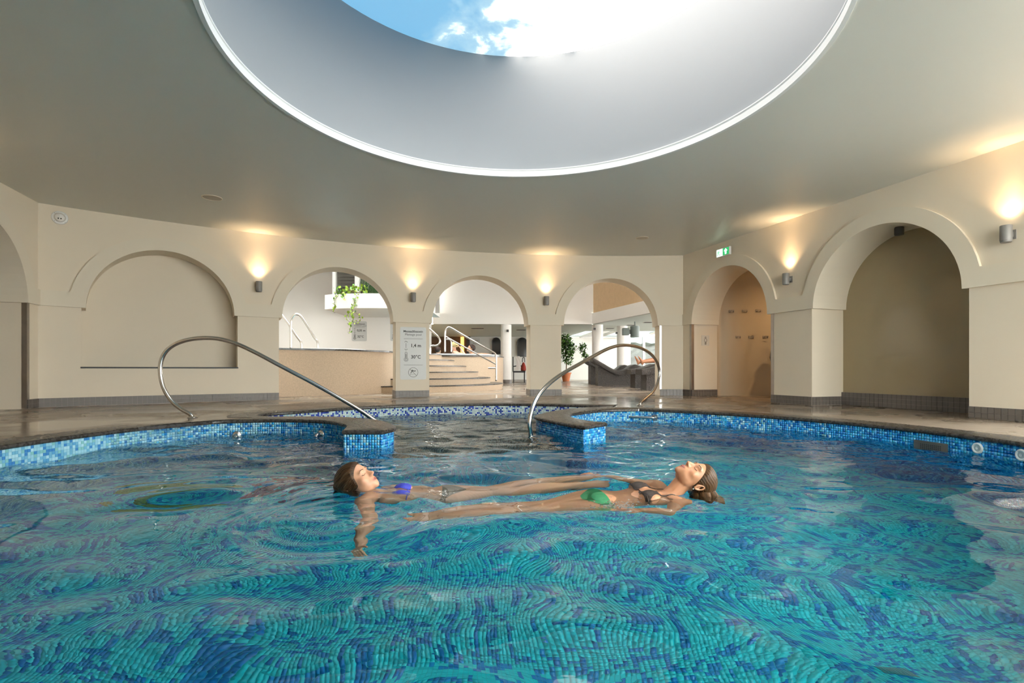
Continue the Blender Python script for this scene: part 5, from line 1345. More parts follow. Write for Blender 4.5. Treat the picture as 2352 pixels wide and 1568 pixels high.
def limb(b, pts, rad, n=16):
    C = cr([tuple(p) for p in pts], 6); R = [float(x[0]) for x in cr([(r,) for r in rad], 6)]
    C = np.array(C); R = np.array(R); d = np.r_[0, np.cumsum(np.linalg.norm(np.diff(C, axis=0), axis=1))]
    t = 0.0
    while t <= d[-1]:
        c = [np.interp(t, d, C[:, k]) for k in range(3)]; r = float(np.interp(t, d, R)); b.ell(c, (r, r, r), n=16, m=10); t += r * 0.22
def hand(b, wrist, d, palm_n, s=1.0, curl=0.35, thumb_side=1):
    d = Vector(d).normalized(); n_ = Vector(palm_n); n_ = (n_ - d * n_.dot(d)).normalized(); side = d.cross(n_) * thumb_side; w = Vector(wrist)
    secs = [(w - d * 0.02 * s, side * 0.024 * s, n_ * 0.019 * s), (w + d * 0.02 * s, side * 0.028 * s, n_ * 0.016 * s), (w + d * 0.055 * s, side * 0.036 * s, n_ * 0.014 * s), (w + d * 0.085 * s, side * 0.037 * s, n_ * 0.011 * s)]
    loft(b, secs, 18)
    for k, (L, sp) in enumerate(((0.072, 0.30), (0.080, 0.10), (0.074, -0.10), (0.058, -0.32))):
        base = w + d * 0.078 * s + side * (0.028 - 0.0187 * k) * s; dd = (d + side * sp * 0.5).normalized()
        p1 = base + dd * L * 0.45 * s; d2 = (dd + n_ * curl).normalized(); p2 = p1 + d2 * L * 0.32 * s; d3 = (dd + n_ * curl * 2.0).normalized(); p3 = p2 + d3 * L * 0.25 * s
        b.tube([base - dd * 0.015 * s, p1, p2, p3], [0.0088 * s, 0.0082 * s, 0.0076 * s, 0.0062 * s], 10); b.ell(p3, (0.0062 * s,) * 3, n=10, m=6)
    t0 = w + d * 0.015 * s + side * 0.022 * s; t1 = w + d * 0.05 * s + side * 0.050 * s + n_ * 0.008 * s; t2 = t1 + (d * 0.9 + side * 0.35).normalized() * 0.03 * s
    b.tube([t0, (t0 + t1) / 2, t1, t2], [0.014 * s, 0.012 * s, 0.0098 * s, 0.0072 * s], 10); b.ell(t2, (0.0072 * s,) * 3, n=10, m=6)
def foot(b, ankle, d, up, s=1.0):
    """d: heel to toe, up: towards the instep"""
    d = Vector(d).normalized(); u = Vector(up); u = (u - d * u.dot(d)).normalized(); side = d.cross(u); a = Vector(ankle)
    sole = -u * 0.045 * s
    loft(b, [(a + sole * 0.9 - d * 0.055 * s, side * 0.022 * s, u * 0.022 * s), (a + sole * 0.7 - d * 0.03 * s, side * 0.030 * s, u * 0.036 * s), (a + sole * 0.45 + d * 0.02 * s, side * 0.033 * s, u * 0.042 * s), (a + sole * 0.7 + d * 0.08 * s, side * 0.038 * s, u * 0.028 * s),
             (a + sole * 0.95 + d * 0.135 * s, side * 0.042 * s, u * 0.018 * s), (a + sole * 1.0 + d * 0.155 * s, side * 0.038 * s, u * 0.014 * s)], 18)
    for k in range(5):
        q = a + sole * 1.02 + d * (0.15 - 0.004 * k * k * 0.7) * s + side * (0.030 - 0.0155 * k) * s; L = (0.034 if k == 0 else 0.026 - 0.002 * k) * s; r = (0.0115 if k == 0 else 0.0085) * s
        b.tube([q - d * 0.01 * s, q + d * L * 0.6, q + d * L + u * 0.003 * s], [r, r, r * 0.8], 10); b.ell(q + d * L + u * 0.003 * s, (r * 0.8,) * 3, n=10, m=6)
def skin_mat(name, col, lip):
    m = bpy.data.materials.new(name); m.use_nodes = True; nt = m.node_tree; p = nt.nodes['Principled BSDF']
    at_ = nt.nodes.new('ShaderNodeAttribute'); at_.attribute_name = 'tint'; tc = nt.nodes.new('ShaderNodeTexCoord'); nz = nt.nodes.new('ShaderNodeTexNoise'); nz.inputs['Scale'].default_value = 14; nz.inputs['Detail'].default_value = 5
    mr = nt.nodes.new('ShaderNodeMapRange'); mr.inputs[3].default_value = 0.88; mr.inputs[4].default_value = 1.1; mx = nt.nodes.new('ShaderNodeMix'); mx.data_type = 'RGBA'; mx.blend_type = 'MULTIPLY'; mx.inputs[0].default_value = 1
    nt.links.new(tc.outputs['Object'], nz.inputs['Vector']); nt.links.new(nz.outputs['Fac'], mr.inputs[0]); nt.links.new(at_.outputs['Color'], mx.inputs[6]); nt.links.new(mr.outputs[0], mx.inputs[7]); nt.links.new(mx.outputs[2], p.inputs['Base Color'])
    p.inputs['Roughness'].default_value = 0.42; p.inputs['Subsurface Weight'].default_value = 0.12; p.inputs['Subsurface Radius'].default_value = (0.010, 0.004, 0.002); p.inputs['Subsurface Scale'].default_value = 0.6
    return m
def hair_mat(name, col):
    m = bpy.data.materials.new(name); m.use_nodes = True; nt = m.node_tree; p = nt.nodes['Principled BSDF']; at_ = nt.nodes.new('ShaderNodeAttribute'); at_.attribute_name = 'strand'
    nz = nt.nodes.new('ShaderNodeTexNoise'); nz.noise_dimensions = '2D'; nz.inputs['Scale'].default_value = 1.0; nz.inputs['Detail'].default_value = 4; rp = nt.nodes.new('ShaderNodeValToRGB')
    rp.color_ramp.elements[0].position = 0.3; rp.color_ramp.elements[1].position = 0.72
    rp.color_ramp.elements[0].color = (*[c * 0.35 for c in col], 1); rp.color_ramp.elements[1].color = (*[min(1, c * 1.9) for c in col], 1)
    bp = nt.nodes.new('ShaderNodeBump'); bp.inputs['Strength'].default_value = 0.6; bp.inputs['Distance'].default_value = 0.004
    for a, c in ((at_.outputs['Vector'], nz.inputs['Vector']), (nz.outputs['Fac'], rp.inputs[0]), (rp.outputs[0], p.inputs['Base Color']), (nz.outputs['Fac'], bp.inputs['Height']), (bp.outputs[0], p.inputs['Normal'])): nt.links.new(a, c)
    p.inputs['Roughness'].default_value = 0.42; p.inputs['Specular IOR Level'].default_value = 0.25
    return m

def person(name, S):
    """one continuous body mesh, with hair and clothing as its parts"""
    b = MB(); hs = S.get('hs', 1.0)
    FM = frame(S['face'], S['crown']); hc = Vector(S['head'])
    # head
    b.add([hc + FM @ Vector(tuple(d * r * hs)) for d, r in zip(HD_DIR, HD_R)], HD_F)
    for sx in ((-1, 1) if S.get('ears', True) else ()):                         # ears
        E_ = lambda x, y, z: hc + FM @ (Vector((sx * x, y, z)) * hs)
        ringp = [E_(0.074 + 0.010 * (0.5 - 0.5 * math.cos(a)) * 0 + 0.006, -0.018 + 0.013 * math.cos(a) - 0.004 * math.sin(a), -0.012 + 0.027 * math.sin(a)) for a in np.linspace(0, 2 * PI, 18)[:-1]]
        b.tube(ringp, 0.0046 * hs, 8, closed=True); b.ell(E_(0.072, -0.012, -0.014), (0.009 * hs, 0.011 * hs, 0.017 * hs), M=FM, n=12, m=8); b.ell(E_(0.077, -0.012, -0.038), (0.006 * hs, 0.006 * hs, 0.008 * hs), M=FM, n=10, m=6)
    # neck and torso
    nt_ = Vector(S['notch']); es = Vector(S['es']).normalized(); en = Vector(S['en']); en = (en - es * en.dot(es)).normalized(); el = es.cross(en); k = S.get('slen', 1.0); wd = S.get('wide', 1.0)
    jaw = hc + FM @ (Vector((0, -0.012, -0.075)) * hs); nb = nt_ - en * 0.035 + es * 0.0
    mid = (jaw + nb) / 2 + en * S.get('neck_bow', 0.0)
    ax = (nb - jaw).normalized(); sd = el
    limb(b, [hc + FM @ (Vector((0, -0.02, -0.03)) * hs), jaw, mid, nb, nb + es * 0.05], [0.050 * hs, 0.049 * hs, 0.047 * hs, 0.054 * hs, 0.06 * hs])
    arch = S.get('arch', 0.0)
    def tp(s, l=0.0, n_=0.0): return nt_ + es * (s * k) + el * l + en * (n_ - 0.055 + arch * math.sin(PI * min(1, max(0, s / 0.5))))
    SEC = [(-0.03, 0.05, 0.045), (0.0, 0.11, 0.055), (0.035, 0.155, 0.068), (0.09, 0.152, 0.088), (0.15, 0.142, 0.092), (0.21, 0.124, 0.084), (0.28, 0.114, 0.078), (0.35, 0.136, 0.086), (0.42, 0.158, 0.096), (0.48, 0.150, 0.092), (0.53, 0.105, 0.07)]
    secs = cr([(s, w, t) for s, w, t in SEC], 4)
    loft(b, [(tp(s), el * w * wd, en * t) for s, w, t in secs], 28)
    if S.get('bust', True):
        for sx in (-1, 1): b.ell(tp(0.135, sx * 0.072 * wd, 0.066), (0.055, 0.055, 0.042), M=Matrix((es, el, en)).transposed(), n=18, m=12)
    for arm in S.get('arms', []):
        sh, el_, wr = [Vector(p) for p in arm['pts']]
        limb(b, [tp(0.03, 0.06 * arm['side']), sh, sh.lerp(el_, 0.35), el_, el_.lerp(wr, 0.3), wr], [0.055, 0.052, 0.043, 0.036, 0.037, 0.024])
        hand(b, wr, arm['hand'], arm['palm'], arm.get('s', 0.92), arm.get('curl', 0.3), arm.get('thumb', 1))
    for leg in S.get('legs', []):
        hp = tp(0.47, leg['side'] * 0.078 * wd, -0.005); kn, an = [Vector(p) for p in leg['pts']]
        limb(b, [tp(0.43, leg['side'] * 0.07 * wd), hp, hp.lerp(kn, 0.3), hp.lerp(kn, 0.7), kn, kn.lerp(an, 0.3), kn.lerp(an, 0.7), an], [0.080, 0.092, 0.088, 0.072, 0.056, 0.060, 0.046, 0.035])
        foot(b, an, leg['foot'], leg['instep'], leg.get('s', 0.95))
    tmp = bpy.data.meshes.new('tmp'); tmp.from_pydata([tuple(p) for p in b.v], [], b.f); to = bpy.data.objects.new('tmp', tmp); COL.objects.link(to)
    bm = bmesh.new(); bm.from_mesh(tmp); bmesh.ops.recalc_face_normals(bm, faces=bm.faces); bm.to_mesh(tmp); bm.free()
    rm = to.modifiers.new('r', 'REMESH'); rm.mode = 'VOXEL'; rm.voxel_size = S.get('voxel', 0.0036); rm.adaptivity = 0
    sm = to.modifiers.new('s', 'SMOOTH'); sm.factor = 0.5; sm.iterations = S.get('smooth', 3)
    dg = bpy.context.evaluated_depsgraph_get(); me = bpy.data.meshes.new_from_object(to.evaluated_get(dg)); bpy.data.objects.remove(to); bpy.data.meshes.remove(tmp)
    me.name = name; me.materials.clear()
    n = len(me.vertices); V = np.empty(n * 3, np.float32); me.vertices.foreach_get('co', V); V = V.reshape(-1, 3).astype(float)
    Mh = np.array(FM.inverted()); H = (V - np.array(hc)) @ Mh.T / hs
    near_h = (np.linalg.norm(H, axis=1) < 0.16)
    skin = np.array(S['skin']); tint = np.tile(skin, (n, 1)); hx = np.abs(H[:, 0])
    g = lambda c, r: np.exp(-(((hx - c[0]) / r[0]) ** 2 + ((H[:, 1] - c[1]) / r[1]) ** 2 + ((H[:, 2] - c[2]) / r[2]) ** 2)) * near_h
    lipw = np.clip(1.6 * g((0, 0.09, -0.069), (0.021, 0.012, 0.0085)), 0, 1)[:, None]; tint = tint * (1 - lipw) + np.array(S.get('lip', (0.42, 0.13, 0.11))) * lipw
    ck = (0.35 * (g((0.045, 0.06, -0.035), (0.02, 0.03, 0.02)) + 0.8 * g((0, 0.108, -0.04), (0.012, 0.012, 0.012))))[:, None]; tint = tint * (1 - ck) + skin * np.array([1.05, 0.72, 0.66]) * ck
    Fv = [(me, V)]
    a_ = me.attributes.new('tint', 'FLOAT_COLOR', 'POINT'); a_.data.foreach_set('color', np.c_[tint, np.ones(n)].astype(np.float32).ravel())
    o = link(name, me, S['mat'], smooth=True); o['kind'] = 'thing'
    # facial features as thin parts that follow the skin
    def facept(x, z, off): 
        d = np.array([x, 0.085, z]); d = d / np.linalg.norm(d); r = ray_head(d[None], 0.0)[0]; return hc + FM @ Vector(tuple(d * (r + off) * hs))
    if S.get('features', True):
        for sx in (-1, 1):
            pts = [facept(sx * x, z, 0.0008) for x, z in ((0.014, 0.0165), (0.026, 0.0205), (0.039, 0.0225), (0.052, 0.0205), (0.062, 0.014))]
            bb = MB(); bb.tube(cr([tuple(p) for p in pts], 4), [0.0018 * hs * (1.05 - 0.9 * max(0, i / 16 - 0.3)) for i in range(17)], 8); bb.build('eyebrow', S['brow'], o, smooth=True)
            pts = [facept(sx * x, z, 0.0006) for x, z in ((0.0185, -0.0090), (0.027, -0.0125), (0.038, -0.0138), (0.049, -0.0120), (0.0575, -0.0075))]
            bb = MB(); bb.tube(cr([tuple(p) for p in pts], 4), 0.0014 * hs, 6); bb.build('eyelash', S['brow'], o, smooth=True)
        pts = [facept(x, z, 0.0002) for x, z in ((-0.0235, -0.0668), (-0.014, -0.0690), (-0.006, -0.0684), (0, -0.0692), (0.006, -0.0684), (0.014, -0.0690), (0.0235, -0.0668))]
        bb = MB(); bb.tube(cr([tuple(p) for p in pts], 3), [0.0011 * hs * (1 - 0.7 * abs(i / 9 - 1)) for i in range(19)], 6); bb.build('mouth_line', LIPLINE, o, smooth=True)  # dark tube paints the shade of the crease between the lips
    return o, V, dict(hc=hc, FM=FM, hs=hs, tp=tp, es=es, el=el, en=en, nt=nt_, k=k, wd=wd)

def shell(o, V, mask_fn, B, off, name, m, label=None):
    """a garment: the covered skin faces, pushed outwards"""
    me = o.data; rel = V - np.array(B['nt']); s = rel @ np.array(B['es']) / B['k']; l = rel @ np.array(B['el']) / B['wd']; nn = rel @ np.array(B['en'])
    ok = mask_fn(s, l, nn)
    N = np.empty(len(V) * 3, np.float32); me.vertices.foreach_get('normal', N); N = N.reshape(-1, 3)
    fl = np.empty(len(me.loops), np.int32); me.loops.foreach_get('vertex_index', fl)
    fq = fl.reshape(-1, 4) if len(fl) == 4 * len(me.polygons) else np.array([p.vertices[:] for p in me.polygons if len(p.vertices) == 4])
    keep = ok[fq].all(1); fq = fq[keep]; used = np.unique(fq)
    if len(used) == 0: return None
    re = np.full(len(V), -1); re[used] = np.arange(len(used))
    W = V[used] + N[used] * off; Q = re[fq]
    ed = np.sort(np.concatenate([Q[:, [0, 1]], Q[:, [1, 2]], Q[:, [2, 3]], Q[:, [3, 0]]]), axis=1); ue, ct = np.unique(ed, axis=0, return_counts=True); be = ue[ct == 1]
    for _ in range(8):                         # soften the stair-stepped hem
        acc = np.zeros_like(W); cn = np.zeros(len(W)); np.add.at(acc, be[:, 0], W[be[:, 1]]); np.add.at(acc, be[:, 1], W[be[:, 0]]); np.add.at(cn, be[:, 0], 1); np.add.at(cn, be[:, 1], 1)
        bi = cn > 0; W[bi] = 0.4 * W[bi] + 0.6 * acc[bi] / cn[bi][:, None]
    g = np_mesh(name, W, Q); q = link(name, g, m, o, smooth=True)
    if label: q['label'] = label
    return q
def strap(o, pts, r, m, name='strap'):
    """cord laid over the skin"""
    bm = bmesh.new(); bm.from_mesh(o.data); bv = BVHTree.FromBMesh(bm); bm.free(); out = []
    for p in cr([tuple(p) for p in pts], 6):
        loc, nor, _, _ = bv.find_nearest(Vector(p)); out.append(loc + nor * r * 0.6)
    b = MB(); b.tube(out, r, 8); return b.build(name, m, o, smooth=True)

def hair_cap(o, B, m, thick=0.010, line=-0.006, tails=(), name='hair', back=0.0, cover=0.0):
    """slicked-back scalp hair with optional locks; tails are (points, radii) in head coordinates"""
    D, F = sphere_dirs(140, 100); R = ray_head(D); P = D * R[:, None]
    q = -0.72 * P[:, 1] + 0.69 * P[:, 2] - line + 0.16 * np.maximum(0, np.abs(P[:, 0]) - 0.05) * (P[:, 2] < 0.05) - 0.25 * np.maximum(0, -0.035 - P[:, 2])
    q = q + cover * np.clip((np.abs(P[:, 0]) - 0.045) / 0.02, 0, 1) * np.clip((0.035 - P[:, 1]) / 0.02, 0, 1); w = np.clip(q / 0.022, -1, 1); th = np.where(w > 0, -0.0015 + (thick + 0.0015) * np.clip(w, 0, 1) ** 0.6, -0.0015 + 0.006 * w) + back * np.clip(-P[:, 1] / 0.09, 0, 1) * np.clip(w, 0, 1)
    ang = np.arctan2(P[:, 0], P[:, 2] + 0.02 + 0.3 * np.maximum(0, -P[:, 1]) * 0); th = th + np.where(w > 0.3, 0.0009 * np.sin(ang * 46 + 3 * np.sin(P[:, 1] * 60)), 0)
    Q = D * (R + th)[:, None] * B['hs']
    keep = [f for f in F if max(w[i] for i in f) > -0.8]
    V = [B['hc'] + B['FM'] @ Vector(tuple(p)) for p in Q]; st = [(ang[i] * 26, P[i, 1] * 14, 0.0) for i in range(len(P))]
    b = MB(); b.add(V, keep); n0 = len(b.v)
    for pts, rad in tails:
        C = [B['hc'] + B['FM'] @ (Vector(tuple(p)) * B['hs']) for p in cr(pts, 6)]; R_ = [float(x[0]) * B['hs'] for x in cr([(r,) for r in rad], 6)]
        b.tube([tuple(c) for c in C], R_, 12)
        for i in range(len(C)):
            for k_ in range(12): st.append((k_ * 2.6 + 7 * len(st) % 3, i * 0.35, 0))
    me = bpy.data.meshes.new(name); me.from_pydata([tuple(p) for p in b.v], [], b.f)
    a_ = me.attributes.new('strand', 'FLOAT_VECTOR', 'POINT'); a_.data.foreach_set('vector', np.array(st, np.float32)[:len(b.v)].ravel())
    bm = bmesh.new(); bm.from_mesh(me); bmesh.ops.recalc_face_normals(bm, faces=bm.faces); bm.to_mesh(me); bm.free()
    return link(name, me, m, o, smooth=True)

ZW = WATER
BROW = mat('brow', (0.085, 0.045, 0.022, 1), 0.7); LIPLINE = mat('lip_line', (0.20, 0.05, 0.04, 1), 0.6)
SK_L = skin_mat('skin_fair', None, None); HR_L = hair_mat('hair_brown', (0.048, 0.024, 0.010)); HR_R = hair_mat('hair_light_brown', (0.066, 0.032, 0.012))
# ---- floating woman in the blue bikini top
L = dict(head=(-0.822, 2.74, -0.097), face=(0.70, -0.17, 0.69), crown=(-0.70, -0.02, 0.72), hs=0.905, ears=False,
         notch=(-0.692, 2.755, ZW - 0.040), es=(1.0, 0.13, -0.045), en=(0.02, -0.05, 1), slen=0.80, wide=0.94, arch=0.0, neck_bow=-0.01,
         skin=(0.60, 0.32, 0.195), mat=SK_L, brow=BROW,
         arms=[dict(side=-1, pts=((-0.735, 2.615, ZW - 0.075), (-0.665, 2.385, ZW - 0.17), (-0.625, 2.175, ZW - 0.25)), hand=(0.1, -1, -0.35), palm=(0.6, 0, -0.6), thumb=1),
               dict(side=1, pts=((-0.675, 2.905, ZW - 0.075), (-0.52, 3.02, ZW - 0.20), (-0.33, 3.02, ZW - 0.26)), hand=(1, 0.0, -0.2), palm=(0, 0, -1), thumb=-1)],
         legs=[dict(side=-1, pts=((0.03, 2.87, ZW - 0.105), (0.385, 2.985, ZW - 0.125)), foot=(0.93, 0.28, 0.10), instep=(-0.1, -0.1, 1)),
               dict(side=1, pts=((0.025, 3.01, ZW - 0.10), (0.38, 3.10, ZW - 0.115)), foot=(0.93, 0.28, 0.12), instep=(-0.1, 0.1, 1))])
el_probe = Vector(L['es']).normalized().cross(Vector(L['en']))
o, V, B = person('person', L)
tag(o, 'woman in a blue bikini top floating on her back, face tilted up', 'person')
M['blue_cloth'] = mat('blue_bikini', (0.035, 0.05, 0.46, 1), 0.5, bump=0.2, bscale=120); M['dark_cloth'] = mat('dark_bikini', (0.035, 0.022, 0.016, 1), 0.55, bump=0.2, bscale=120); M['green_cloth'] = mat('green_bikini', (0.02, 0.24, 0.09, 1), 0.5, bump=0.2, bscale=120)
def cups(s, l, nn): 
    la = np.abs(l); return (nn > -0.01) & (s > 0.075) & (s < 0.185) & (np.abs(la - 0.07) < 0.022 + 0.36 * np.clip(s - 0.07, 0, 0.12))
def brief(s, l, nn):
    front = (nn > -0.055) & (s > 0.40) & (np.abs(l) < 0.165 - 1.05 * np.clip(s - 0.425, 0, 1)) & (s < 0.56)
    side = (s > 0.395) & (s < 0.428)
    rear = (nn <= -0.055) & (s > 0.40) & (s < 0.56) & (np.abs(l) < 0.15 - 0.5 * np.clip(s - 0.43, 0, 1))
    return (front | side | rear) & (np.abs(l) < 0.19)
shell(o, V, cups, B, 0.0028, 'bikini_top', M['blue_cloth'], 'blue triangle bikini top')
shell(o, V, brief, B, 0.0028, 'bikini_bottom', M['dark_cloth'], 'dark bikini bottom')
tp = B['tp']
for sx in (-1, 1): strap(o, [tp(0.085, sx * 0.066, 0.11), tp(0.03, sx * 0.055, 0.09), tp(-0.02, sx * 0.050, 0.05), tp(-0.05, sx * 0.04, 0.0)], 0.0035, M['blue_cloth'])
strap(o, [tp(0.165, -0.032, 0.088), tp(0.165, 0.0, 0.084), tp(0.165, 0.032, 0.088)], 0.0028, M['blue_cloth'])
for sx in (-1, 1): strap(o, [tp(0.172, sx * 0.10, 0.10), tp(0.18, sx * 0.14, 0.05), tp(0.18, sx * 0.15, 0.0)], 0.0032, M['blue_cloth'])
hair_cap(o, B, HR_L, 0.010, -0.010, [([(0.02, -0.07, 0.05), (0.0, -0.11, -0.01), (0.0, -0.125, -0.06), (0.01, -0.12, -0.11), (0.02, -0.13, -0.15)], [0.05, 0.055, 0.045, 0.028, 0.006]),
                                     ([(0.045, -0.05, 0.02), (0.05, -0.085, -0.05), (0.04, -0.10, -0.11), (0.03, -0.13, -0.15)], [0.03, 0.03, 0.022, 0.005]),
                                     ([(-0.045, -0.05, 0.02), (-0.05, -0.085, -0.05), (-0.04, -0.10, -0.11), (-0.03, -0.13, -0.15)], [0.03, 0.03, 0.022, 0.005]),
                                     ([(0.0, -0.10, 0.0), (0.0, -0.15, -0.02), (0.01, -0.19, -0.01), (0.02, -0.225, -0.02)], [0.03, 0.022, 0.012, 0.003])], back=0.006, cover=0.03)
# ---- floating woman in the dark bikini top
R = dict(head=(0.960, 2.70, -0.080), face=(-0.16, -0.22, 0.96), crown=(0.97, -0.02, 0.16), hs=0.915,
         notch=(0.790, 2.70, ZW - 0.012), es=(-0.985, -0.17, -0.085), en=(-0.03, -0.10, 1), slen=0.80, wide=0.95, arch=0.0, neck_bow=-0.005,
         skin=(0.575, 0.285, 0.155), mat=SK_L, brow=BROW,
         arms=[dict(side=1, pts=((0.838, 2.565, ZW - 0.055), (0.755, 2.445, ZW - 0.125), (0.605, 2.415, ZW - 0.035)), hand=(-1, 0.12, 0.05), palm=(0.05, 0.2, -1), thumb=1, curl=0.25),
               dict(side=-1, pts=((0.80, 2.87, ZW - 0.05), (0.655, 2.905, ZW - 0.03), (0.505, 3.065, ZW - 0.004)), hand=(-0.55, 0.85, 0.03), palm=(0, 0.1, -1), thumb=-1, curl=0.2)],
         legs=[dict(side=1, pts=((0.06, 2.455, ZW - 0.105), (-0.315, 2.355, ZW - 0.11)), foot=(-0.97, -0.22, 0.08), instep=(0.1, -0.25, 1)),
               dict(side=-1, pts=((0.06, 2.57, ZW - 0.10), (-0.30, 2.435, ZW - 0.105)), foot=(-0.97, -0.20, 0.10), instep=(0.1, 0.2, 1))])
o, V, B = person('person', R)
tag(o, 'woman in a dark bikini top and green bottom floating on her back, face up', 'person')
shell(o, V, cups, B, 0.0028, 'bikini_top', M['dark_cloth'], 'black triangle bikini top')
shell(o, V, brief, B, 0.0028, 'bikini_bottom', M['green_cloth'], 'green bikini bottom')
tp = B['tp']
for sx in (-1, 1): strap(o, [tp(0.085, sx * 0.066, 0.11), tp(0.03, sx * 0.06, 0.09), tp(-0.02, sx * 0.06, 0.05), tp(-0.055, sx * 0.045, 0.0)], 0.0035, M['dark_cloth'])
strap(o, [tp(0.165, -0.032, 0.088), tp(0.165, 0.0, 0.084), tp(0.165, 0.032, 0.088)], 0.0028, M['dark_cloth'])
for sx in (-1, 1): strap(o, [tp(0.172, sx * 0.10, 0.10), tp(0.18, sx * 0.14, 0.05), tp(0.18, sx * 0.15, 0.0)], 0.0032, M['dark_cloth'])
hair_cap(o, B, HR_R, 0.008, -0.016, [([(0.0, -0.06, 0.05), (0.0, -0.11, 0.02), (0.0, -0.17, 0.0), (0.0, -0.215, -0.015), (0.01, -0.25, -0.02)], [0.055, 0.06, 0.055, 0.035, 0.006]),
                                     ([(-0.04, -0.05, 0.03), (-0.045, -0.11, 0.03), (-0.05, -0.17, 0.02), (-0.045, -0.22, 0.02)], [0.035, 0.04, 0.032, 0.006]),
                                     ([(0.04, -0.05, 0.03), (0.045, -0.11, 0.0), (0.05, -0.17, -0.01), (0.045, -0.22, 0.0)], [0.035, 0.04, 0.032, 0.006]), ([(-0.04, -0.08, 0.02), (-0.09, -0.125, 0.01), (-0.15, -0.15, 0.0), (-0.20, -0.165, -0.01)], [0.045, 0.05, 0.038, 0.006]), ([(-0.03, -0.08, 0.05), (-0.08, -0.125, 0.06), (-0.15, -0.15, 0.055), (-0.215, -0.17, 0.06)], [0.04, 0.045, 0.036, 0.006]), ([(-0.03, -0.08, 0.0), (-0.07, -0.12, -0.04), (-0.11, -0.15, -0.05)], [0.035, 0.035, 0.008])], back=0.004)
for sx in (-1, 1):
    b = MB(); b.ell(B['hc'] + B['FM'] @ Vector((sx * 0.083, -0.012, -0.046)), (0.004,) * 3, n=10, m=6); b.build('earring', M['steel'], o, smooth=True)
# droplets thrown up by her hand
b = MB(); dr = random.Random(9)
for i in range(150):
    u = dr.gauss(0, 1); p = Vector((0.49 + 0.055 * u, 2.40 + dr.uniform(-0.035, 0.045), ZW + abs(dr.gauss(0, 0.010)) + 0.001)); r = dr.uniform(0.0012, 0.0042); b.ell(p, (r * 1.3, r, r * 0.8), n=7, m=5)
wd_ = bpy.data.materials.new('water_drop'); wd_.use_nodes = True; p = wd_.node_tree.nodes['Principled BSDF']; p.inputs['Transmission Weight'].default_value = 1; p.inputs['IOR'].default_value = 1.33; p.inputs['Roughness'].default_value = 0.02
tag(b.build('water_splash', wd_, smooth=True), 'small splash of droplets at the hand of the floating woman in green', 'splash', kind='stuff')

# ---- bathers in the raised pool and the feet on the lounger (far away, coarser)
def bather(name, head, face, crown, notch, es, en, arms, skin, hairm, label, hs=1.0, bust=False, hair=True, line=-0.006, tails=(), thick=0.012):
    S = dict(head=head, face=face, crown=crown, hs=hs, notch=notch, es=es, en=en, slen=0.9, skin=skin, mat=SK_L, brow=BROW, voxel=0.009, smooth=2, arms=arms, legs=[], bust=bust, features=False)
    o, V, B = person(name, S); tag(o, label, 'person')
    if hair: hair_cap(o, B, hairm, thick, line, tails)
    return o, V, B
q = at(1042, 795, 15.0); HB = hair_mat('hair_blond', (0.55, 0.38, 0.18)); HD = hair_mat('hair_black', (0.03, 0.015, 0.012))
hp = Vector((q.x, q.y, q.z + 0.01)); nh = hp + Vector((0.0, 0.0, -0.16))
bather('person', hp, (-0.8, 0.5, -0.1), (0, 0.05, 1), nh, (0, 0, -1), (-0.8, -0.6, 0), [dict(side=1, pts=((nh.x + 0.06, nh.y - 0.17, nh.z - 0.05), (nh.x + 0.33, nh.y - 0.22, nh.z - 0.10), (nh.x + 0.22, nh.y - 0.16, nh.z + 0.09)), hand=(-0.6, 0.1, 0.6), palm=(-0.5, 0, -0.3))], (0.62, 0.34, 0.24), HB, 'blond bather seen from behind in the raised pool', hs=1.05, tails=[([(0, -0.09, 0.02), (0, -0.125, 0.0), (0, -0.12, -0.05)], [0.04, 0.045, 0.012])])
q = at(1083, 800, 15.2); hp = Vector((q.x - 0.02, q.y, q.z)); nh = hp + Vector((-0.03, 0.05, -0.16))
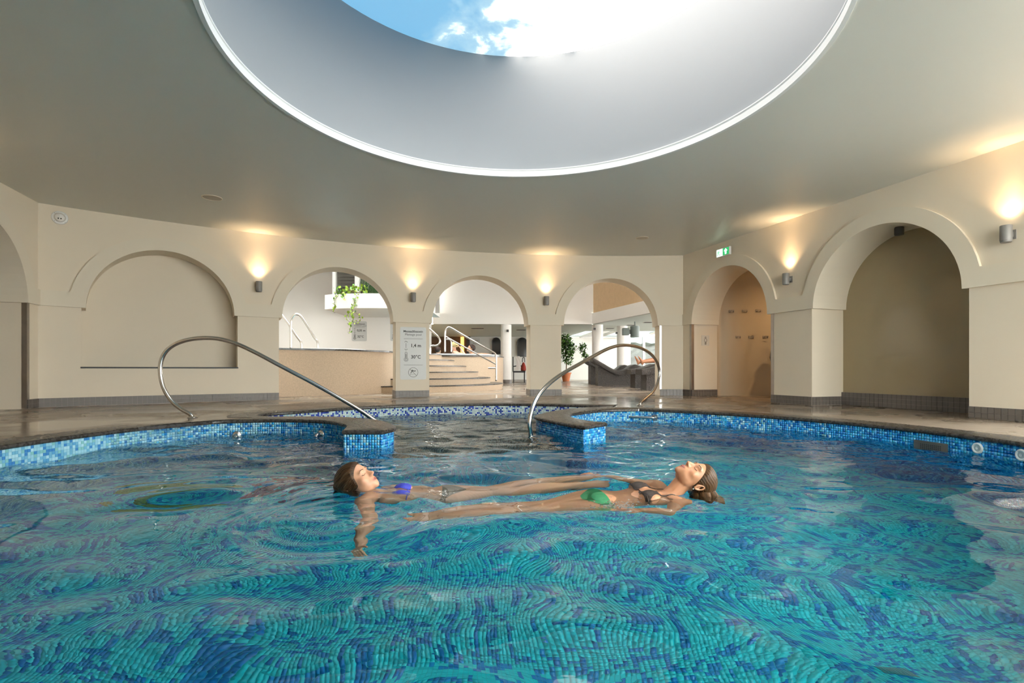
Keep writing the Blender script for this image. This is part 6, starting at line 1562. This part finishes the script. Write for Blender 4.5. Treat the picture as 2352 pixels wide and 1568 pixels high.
bather('person', hp, (-0.85, -0.3, 0.35), (0.4, 0.1, 0.9), nh, (0.1, 0.1, -1), (-0.7, -0.7, 0), [dict(side=1, pts=((nh.x + 0.1, nh.y - 0.15, nh.z - 0.02), (nh.x + 0.3, nh.y - 0.3, nh.z - 0.02), (nh.x + 0.5, nh.y - 0.25, nh.z - 0.01)), hand=(1, 0.1, 0), palm=(0, 0, -1))], (0.55, 0.28, 0.17), HD, 'dark-haired bather leaning on the rim of the raised pool', hs=1.05, thick=0.02)
q = at(1006, 803, 14.9); hp = Vector((q.x, q.y, q.z - 0.02)); nh = hp + Vector((0, 0.05, -0.16))
bather('person', hp, (0.3, 0.9, 0.2), (0, -0.1, 1), nh, (0, 0, -1), (0.3, 0.95, 0), [], (0.52, 0.28, 0.18), HD, 'bather low in the raised pool, only the crown showing beside the signed pillar', hs=1.0)
# reclining guest whose bare feet show on the nearest lounger
LS = dict(head=(4.62, 12.35, 1.02), face=(-0.5, -0.1, 0.8), crown=(0.75, 0, 0.6), notch=(4.42, 12.35, 0.86), es=(-0.93, 0, -0.36), en=(-0.36, 0, 0.93), slen=1.0, skin=(0.42, 0.20, 0.11), mat=SK_L, brow=BROW, voxel=0.009, smooth=2, bust=False, features=False,
          arms=[dict(side=s_, pts=((4.38, 12.35 - 0.19 * s_, 0.80), (4.16, 12.35 - 0.25 * s_, 0.66), (3.95, 12.35 - 0.20 * s_, 0.66)), hand=(-1, 0, 0), palm=(0, 0, -1)) for s_ in (-1, 1)],
          legs=[dict(side=1, pts=((3.52, 12.28, 0.72), (3.10, 12.24, 0.665)), foot=(-0.45, -0.1, 0.9), instep=(0.9, 0, 0.45)), dict(side=-1, pts=((3.52, 12.44, 0.72), (3.06, 12.46, 0.665)), foot=(-0.35, 0.1, 0.95), instep=(0.95, 0, 0.35))])
o, V, B = person('person', LS); tag(o, 'guest lying on the nearest stone lounger, bare feet showing', 'person')
hair_cap(o, B, HD, 0.012, -0.006)
shell(o, V, lambda s, l, nn: (s > 0.36) & (s < 0.62) & (np.abs(l) < 0.2), B, 0.006, 'swim_shorts', M['dark_cloth'])
